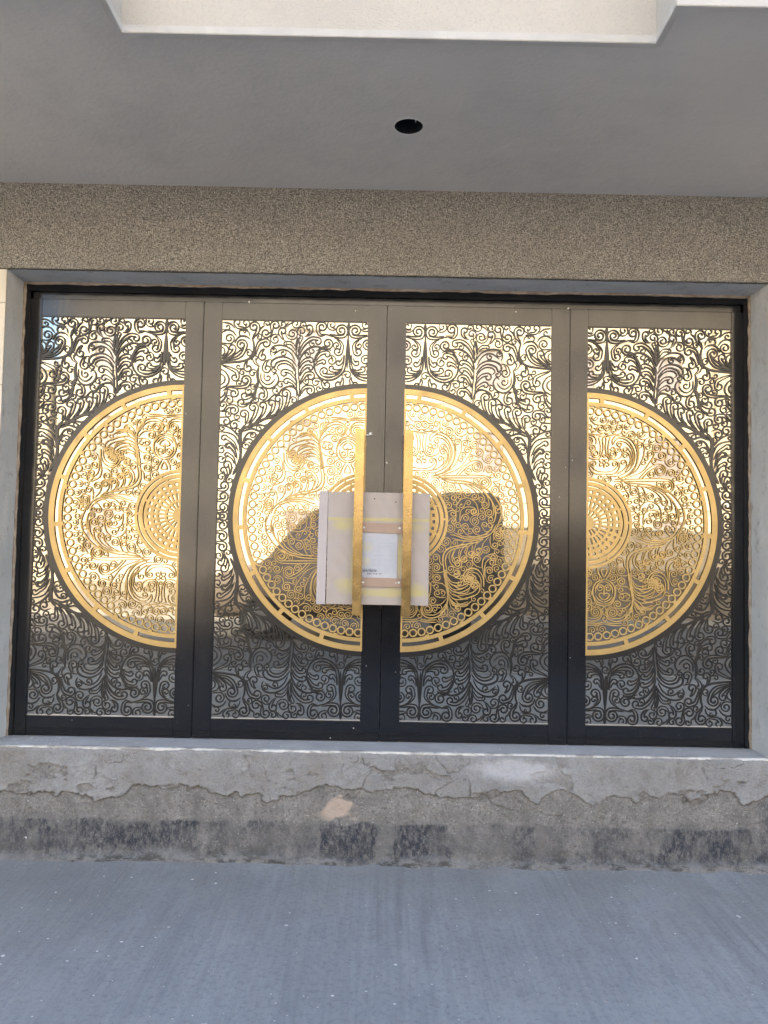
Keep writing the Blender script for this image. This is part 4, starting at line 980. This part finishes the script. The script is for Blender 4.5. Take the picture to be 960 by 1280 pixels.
for s in (-1, 1):
    for outer in (1, 0):
        xc = s * (1.034 if outer else .099); xin = s * (.9425 if outer else .0015); xout = s * (1.8305 if outer else .9395); xo = s * (1.771 if outer else .846)
        rt_ = empty('folding_gate', ((xin + xout) / 2, YF, .53), LAB[s, outer], 'gate', 'four folding panels of the black and gold gate')
        a, c_ = sorted((xin, xc)); MB().box(a, c_, YF, YF + .05, .5275, 2.742, .003).build('stile', M['black'], rt_)
        a, c_ = sorted((xo, xout)); MB().box(a, c_, YF, YF + .05, .5275, 2.742, .003).build('stile', M['black'], rt_)
        a, c_ = sorted((xc, xo)); a -= .0; 
        MB().box(a, c_, YF + .0015, YF + .05, 2.652, 2.7415, .003).build('rail', M['black'], rt_)
        MB().box(a, c_, YF + .0015, YF + .05, .528, .627, .003).build('rail', M['black'], rt_)
        # glass with a small lean of its own
        g = MB().box(a - .002, c_ + .002, YG, YG + .006, .624, 2.655).build('glass', M['glass'], rt_)
        if not outer or True:
            me = g.data; cx_ = (a + c_) / 2 - rt_.location.x; czz = ZC - rt_.location.z
            ta, tb = {(-1, 1): (.0012, .0030), (-1, 0): (-.0012, .0008), (1, 0): (.0008, -.0012), (1, 1): (-.0014, .0022)}[s, outer]
            for v_ in me.vertices: v_.co.y += (v_.co.x - cx_) * ta + (v_.co.z - czz) * tb * .55 + abs(ta) * .38 + abs(tb) * .57
        b = MB(); e_ = .0055
        b.box(a, c_, YS + .0005, YG, .627, .627 + e_, .001); M_b = b.build('glazing_bead', M['steel'], rt_)
        # black scrollwork sheet: ring around the disc, thin edge frame; every scroll its own piece
        fl = lambda q: (q[0] * s, q[1], q[2])
        V, F = polar_plate([(RD - .012, RD + .024, lambda j: True)], -PI / 2, PI / 2, 90, None, 0, .004, fl)
        sc = mesh_from('scrollwork', V, F, M['scroll']); scw = link('scrollwork', sc, None, rt_, Vector((xc, YS - .0006, ZC)) - rt_.location)
        b = MB(); W_ = abs(xo - xc)
        for t_ in (1, -1):
            for name, me in SCR[s, t_]:
                if not me.materials: me.materials.append(M['scroll'])
                link(name, me, None, scw)
        # gold half disc
        NA = 90
        fl2 = lambda q: (q[0] * s, q[1], q[2])
        full = lambda j: True
        bridge = lambda j: (j + 2) % 11 == 0
        V, F = polar_plate([(.594, .601, lambda j: (j + 3) % 9 == 0), (.601, .620, full), (.620, .6405, bridge), (.6405, RD - .002, full)], -PI / 2, PI / 2, NA, None, 0, .003, fl2)
        md = link('medallion', mesh_from('medallion', V, F, M['gold']), None, rt_, Vector((xc - s * .003, YM, ZC)) - rt_.location)
        mdw = wloc(md)
        b = MB(); a, c_ = sorted((xc - s * .003, xc + s * .0065)); b.box(a, c_, YM + .0002, YM + .0032, ZC - .669, ZC + .669, .0008); b.build('chord_bar', M['gold'], md)
        per = lambda per_, hole, off=0: (lambda j: ((j + off) % per_) >= hole)
        H_ = [(0.004, .038, full), (.038, .068, per(6, 3)), (.068, .080, full), (.080, .112, per(4, 2)), (.112, .124, full), (.124, .1365, per(4, 2)),
              (.1365, .153, full), (.153, .1675, per(4, 2)), (.1675, .185, full), (.185, .1915, lambda j: j % 15 == 7), (.1915, .211, full), (.211, .2185, lambda j: j % 20 == 10), (.2185, .233, full)]
        V, F = polar_plate(H_, -PI / 2, PI / 2, 60, None, -.0008, .003, fl2)
        link('hub', mesh_from('hub', V, F, M['gold']), None, md)
        for k in range(42):
            an = -PI / 2 + (k + .5) / 42 * PI
            link('bead_ring', bead_me, None, md, (s * .5755 * math.cos(an), .0004, .5755 * math.sin(an)))
        for name, me in GLD[s]:
            if not me.materials: me.materials.append(M['gold'])
            link(name, me, None, md)
        if not outer:
            # brass pull bar with standoffs
            hx = s * .1215 - .003
            hd = MB().box(hx - .0225, hx + .0225, .072, .100, 1.163, 2.085, .003).build('pull_bar', M['brass'], rt_)
            MB().cyl((hx, 1.24), 'y', .011, .100, YM, 16).cyl((hx, 2.00), 'y', .011, .100, YM, 16).build('standoff', M['brass'], hd)
            if s < 0: MB().cyl((-.074, 2.075), 'y', .007, .160, YF, 12).box(-.098, -.078, .165, .178, 2.066, 2.071, .001).build('latch_pin', M['white'], rt_)

# ------------------------------------------------------------------ the pinned board, strips and notice
bd = empty('board', (-.045, .125, 1.213), 'square beige and pink board with yellow stains behind the two pull bars', 'board')
MB().box(-.278, .231, .118, .130, 1.214, 1.7735, .0015).build('sheet', M['board'], bd)
MB().prism([(-.322, 1.7745), (-.2785, 1.7755), (-.2825, 1.2125), (-.3275, 1.2125)], 'y', .1165, .130).build('edge_strip', M['strip'], bd)
def screw(x_, z_, y_, parent, mat, r_=.0045):
    b = MB(); b.cyl((x_, z_), 'y', r_ * .8, y_ - .002, y_ + .001, 14, r_); b.box(x_ - r_ * .6, x_ + r_ * .6, y_ - .0024, y_ - .0019, z_ - .0006, z_ + .0006); b.build('screw', mat, parent)
screw(-.046, 1.742, .118, bd, M['hole'], .004); screw(.060, 1.727, .118, bd, M['hole'], .0035)
for (z0_, z1_, lab, sl) in ((1.572, 1.620, 'upper peach strip screwed across the board between the pull bars', 0), (1.303, 1.348, 'lower peach strip screwed across the board between the pull bars', 1)):
    st_ = empty('strip', (0, .11, z0_), lab, 'strip', 'peach strips holding the paper')
    MB().prism([(-.1065, z0_ + .002), (.0955, z0_ - .003 * (1 - sl)), (.0955, z1_ - .001), (-.1065, z1_ + .001)], 'y', .107, .1165).build('bar', M['batten'], st_)
    for xs in (-.096, .082): screw(xs, (z0_ + z1_) / 2 + random.uniform(-.004, .004), .107, st_, M['white'], .0062)
    if sl: screw(.068, (z0_ + z1_) / 2, .107, st_, M['white'], .0035)
nt = empty('paper_notice', (-.015, .116, 1.34), 'creased white paper notice with faint print pinned between the strips', 'notice')
nv = 14; v = []
for j in range(nv + 1):
    for i in range(nv + 1):
        x_ = -.104 + .176 * i / nv; z_ = 1.342 + .234 * j / nv; v.append((x_, .1155 - .003 * float(fbm(np.array(i * .3), np.array(j * .3 + 4), 3)) , z_))
MB().add(v, [(j * (nv + 1) + i, j * (nv + 1) + i + 1, (j + 1) * (nv + 1) + i + 1, (j + 1) * (nv + 1) + i) for j in range(nv) for i in range(nv)]).build('sheet', M['paper'], nt, True)
# illegible handwriting and pale printed lines, as flat marks
b = MB(); yy = .1118
random.seed(3)
x_ = -.100
while x_ < -.030:
    h = random.uniform(.008, .017); sl_ = random.uniform(-.004, .004); wd = random.uniform(.0012, .002)
    b.box(x_, x_ + wd, yy, yy + .0004, 1.382 - h * .3, 1.382 + h * .7)
    if random.random() < .7: b.box(x_, x_ + .006, yy, yy + .0003, 1.380 + sl_, 1.3815 + sl_)
    x_ += random.uniform(.004, .006)
x_ = -.075
while x_ < -.005:
    b.box(x_, x_ + random.uniform(.002, .005), yy, yy + .0004, 1.366 + random.uniform(-.002, .002), 1.3705)
    x_ += random.uniform(.005, .008)
b.build('handwriting', M['ink'], nt)
b = MB()
for (x0_, x1_, z_) in ((-.09, .03, 1.545), (-.085, .05, 1.53), (-.08, .04, 1.513), (-.05, .055, 1.468), (-.05, .055, 1.425), (-.05, .055, 1.448), (-.09, .0, 1.40)): b.box(x0_, x1_, yy, yy + .0003, z_, z_ + .0011)
for x_ in (-.05, -.025, .0, .028, .0544): b.box(x_, x_ + .001, yy - .0001, yy + .0002, 1.425, 1.469)
b.build('print', M['inkpale'], nt)

# ------------------------------------------------------------------ the other side of the street, seen in the glass
def facade(name, x0, x1, yb, h, mat, label, storeys, nwin, win_w=1.3, cat='house'):
    """front faces +y"""
    r0 = empty(name, ((x0 + x1) / 2, yb, 0), label, cat, 'houses across the street')
    wins = []; fh = h / storeys; cell = (x1 - x0) / nwin
    xs = [x0]; 
    for k in range(nwin): xs += [x0 + cell * (k + .5) - win_w / 2, x0 + cell * (k + .5) + win_w / 2]
    xs.append(x1); zs = [0]
    for k in range(storeys): zs += [fh * k + fh * .33, fh * k + fh * .80]
    zs.append(h); b = MB()
    for i in range(len(xs) - 1):
        for j in range(len(zs) - 1):
            if i % 2 == 1 and j % 2 == 1: wins.append((xs[i], xs[i + 1], zs[j], zs[j + 1])); continue
            b.box(xs[i], xs[i + 1], yb - .25, yb, zs[j], zs[j + 1])
    b.box(x0, x1, yb - 9, yb - .26, 0, h - .01); b.build('wall', mat, r0)
    b = MB(); b.box(x0 - .1, x1 + .1, yb - 9.1, yb + .12, h, h + .35); b.build('roof', M['trim'], r0)
    b = MB()
    for k in range(1, storeys): b.box(x0, x1, yb + .001, yb + .07, fh * k - .12, fh * k + .12)
    b.build('string_course', M['trim'], r0)
    for (a, c_, d_, e_) in wins:
        w_ = MB(); t = .06
        w_.box(a, a + t, yb - .2, yb - .12, d_, e_); w_.box(c_ - t, c_, yb - .2, yb - .12, d_, e_); w_.box(a + t, c_ - t, yb - .2, yb - .12, d_, d_ + t); w_.box(a + t, c_ - t, yb - .2, yb - .12, e_ - t, e_); w_.box((a + c_) / 2 - .03, (a + c_) / 2 + .03, yb - .195, yb - .125, d_ + t, e_ - t)
        wo = w_.build('window', M['alu'], r0); MB().box(a + t, c_ - t, yb - .17, yb - .15, d_ + t, e_ - t).build('pane', M['dkglass'], wo)
    return r0
facade('apartment_house', -34, -13.5, -27, 8.6, M['facing'], 'long cream apartment house across the street, left of the others', 3, 6)
facade('villa', -13.4, 2.59, -27.3, 15, M['facing2'], 'pale cream four storey villa across the street, middle one', 4, 4, 1.1)
facade('apartment_house', 2.6, 13.5, -27.5, 14, M['facing'], 'cream block across the street, right of the pale villa', 4, 3, 1.2)
facade('apartment_house', 13.51, 36, -27.2, 14.5, M['facing3'], 'buff apartment house across the street, rightmost', 4, 6)
# low boundary wall in the shade
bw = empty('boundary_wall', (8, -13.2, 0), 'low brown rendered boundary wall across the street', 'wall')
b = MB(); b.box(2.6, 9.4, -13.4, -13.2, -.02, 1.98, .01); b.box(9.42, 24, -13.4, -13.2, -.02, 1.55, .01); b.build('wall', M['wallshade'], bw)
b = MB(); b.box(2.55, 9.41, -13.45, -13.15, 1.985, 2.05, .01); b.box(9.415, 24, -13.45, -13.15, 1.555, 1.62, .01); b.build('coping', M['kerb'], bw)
# dark parked van
vn = empty('parked_van', (0, -9.3, 0), 'dark parked van standing across the street', 'van')
prof = [(-2.75, .35), (-2.85, .75), (-2.75, 1.05), (-1.95, 1.25), (-1.30, 2.02), (-1.05, 2.16), (.5, 2.22), (1.0, 2.42), (1.85, 2.40), (1.98, 2.25), (2.05, .9), (2.05, .38)]
b = MB(); bm = bmesh.new(); vs = [bm.verts.new((px_, -9.3 - .95, pz_)) for px_, pz_ in prof]; fc = bm.faces.new(vs)
ex = bmesh.ops.extrude_face_region(bm, geom=[fc]); bmesh.ops.translate(bm, vec=(0, 1.9, 0), verts=[q for q in ex['geom'] if isinstance(q, bmesh.types.BMVert)])
bmesh.ops.recalc_face_normals(bm, faces=bm.faces); bmesh.ops.bevel(bm, geom=bm.edges[:], offset=.07, segments=3, affect='EDGES'); bm.verts.ensure_lookup_table()
b.add([q.co[:] for q in bm.verts], [tuple(q.index for q in f.verts) for f in bm.faces]); bm.free(); b.build('body', M['van'], vn, True)
for (pp) in ([(-1.75, 1.32), (-1.22, 1.95), (-.75, 2.0), (-.75, 1.32)], [(-.62, 1.32), (-.62, 2.0), (.45, 2.02), (.45, 1.32)], [(.6, 1.32), (.6, 2.02), (1.75, 2.05), (1.75, 1.32)]):
    MB().prism(pp, 'y', -8.355, -8.340).build('window', M['dkglass'], vn)
for xw in (-1.95, 1.15):
    for ys in ((-8.58, -8.33), (-10.27, -10.02)):
        ty = MB().cyl((xw, .34), 'y', .34, ys[0], ys[1], 32).build('tyre', M['rubber'], vn); MB().cyl((xw, .34), 'y', .21, ys[0] - .006, ys[1] + .006, 24).build('rim', M['steel'], ty)
MB().box(-2.80, -2.70, -8.75, -8.45, .78, .98, .02).build('headlight', M['lamp'], vn)
MB().box(-2.80, -2.70, -10.15, -9.85, .78, .98, .02).build('headlight', M['lamp'], vn)
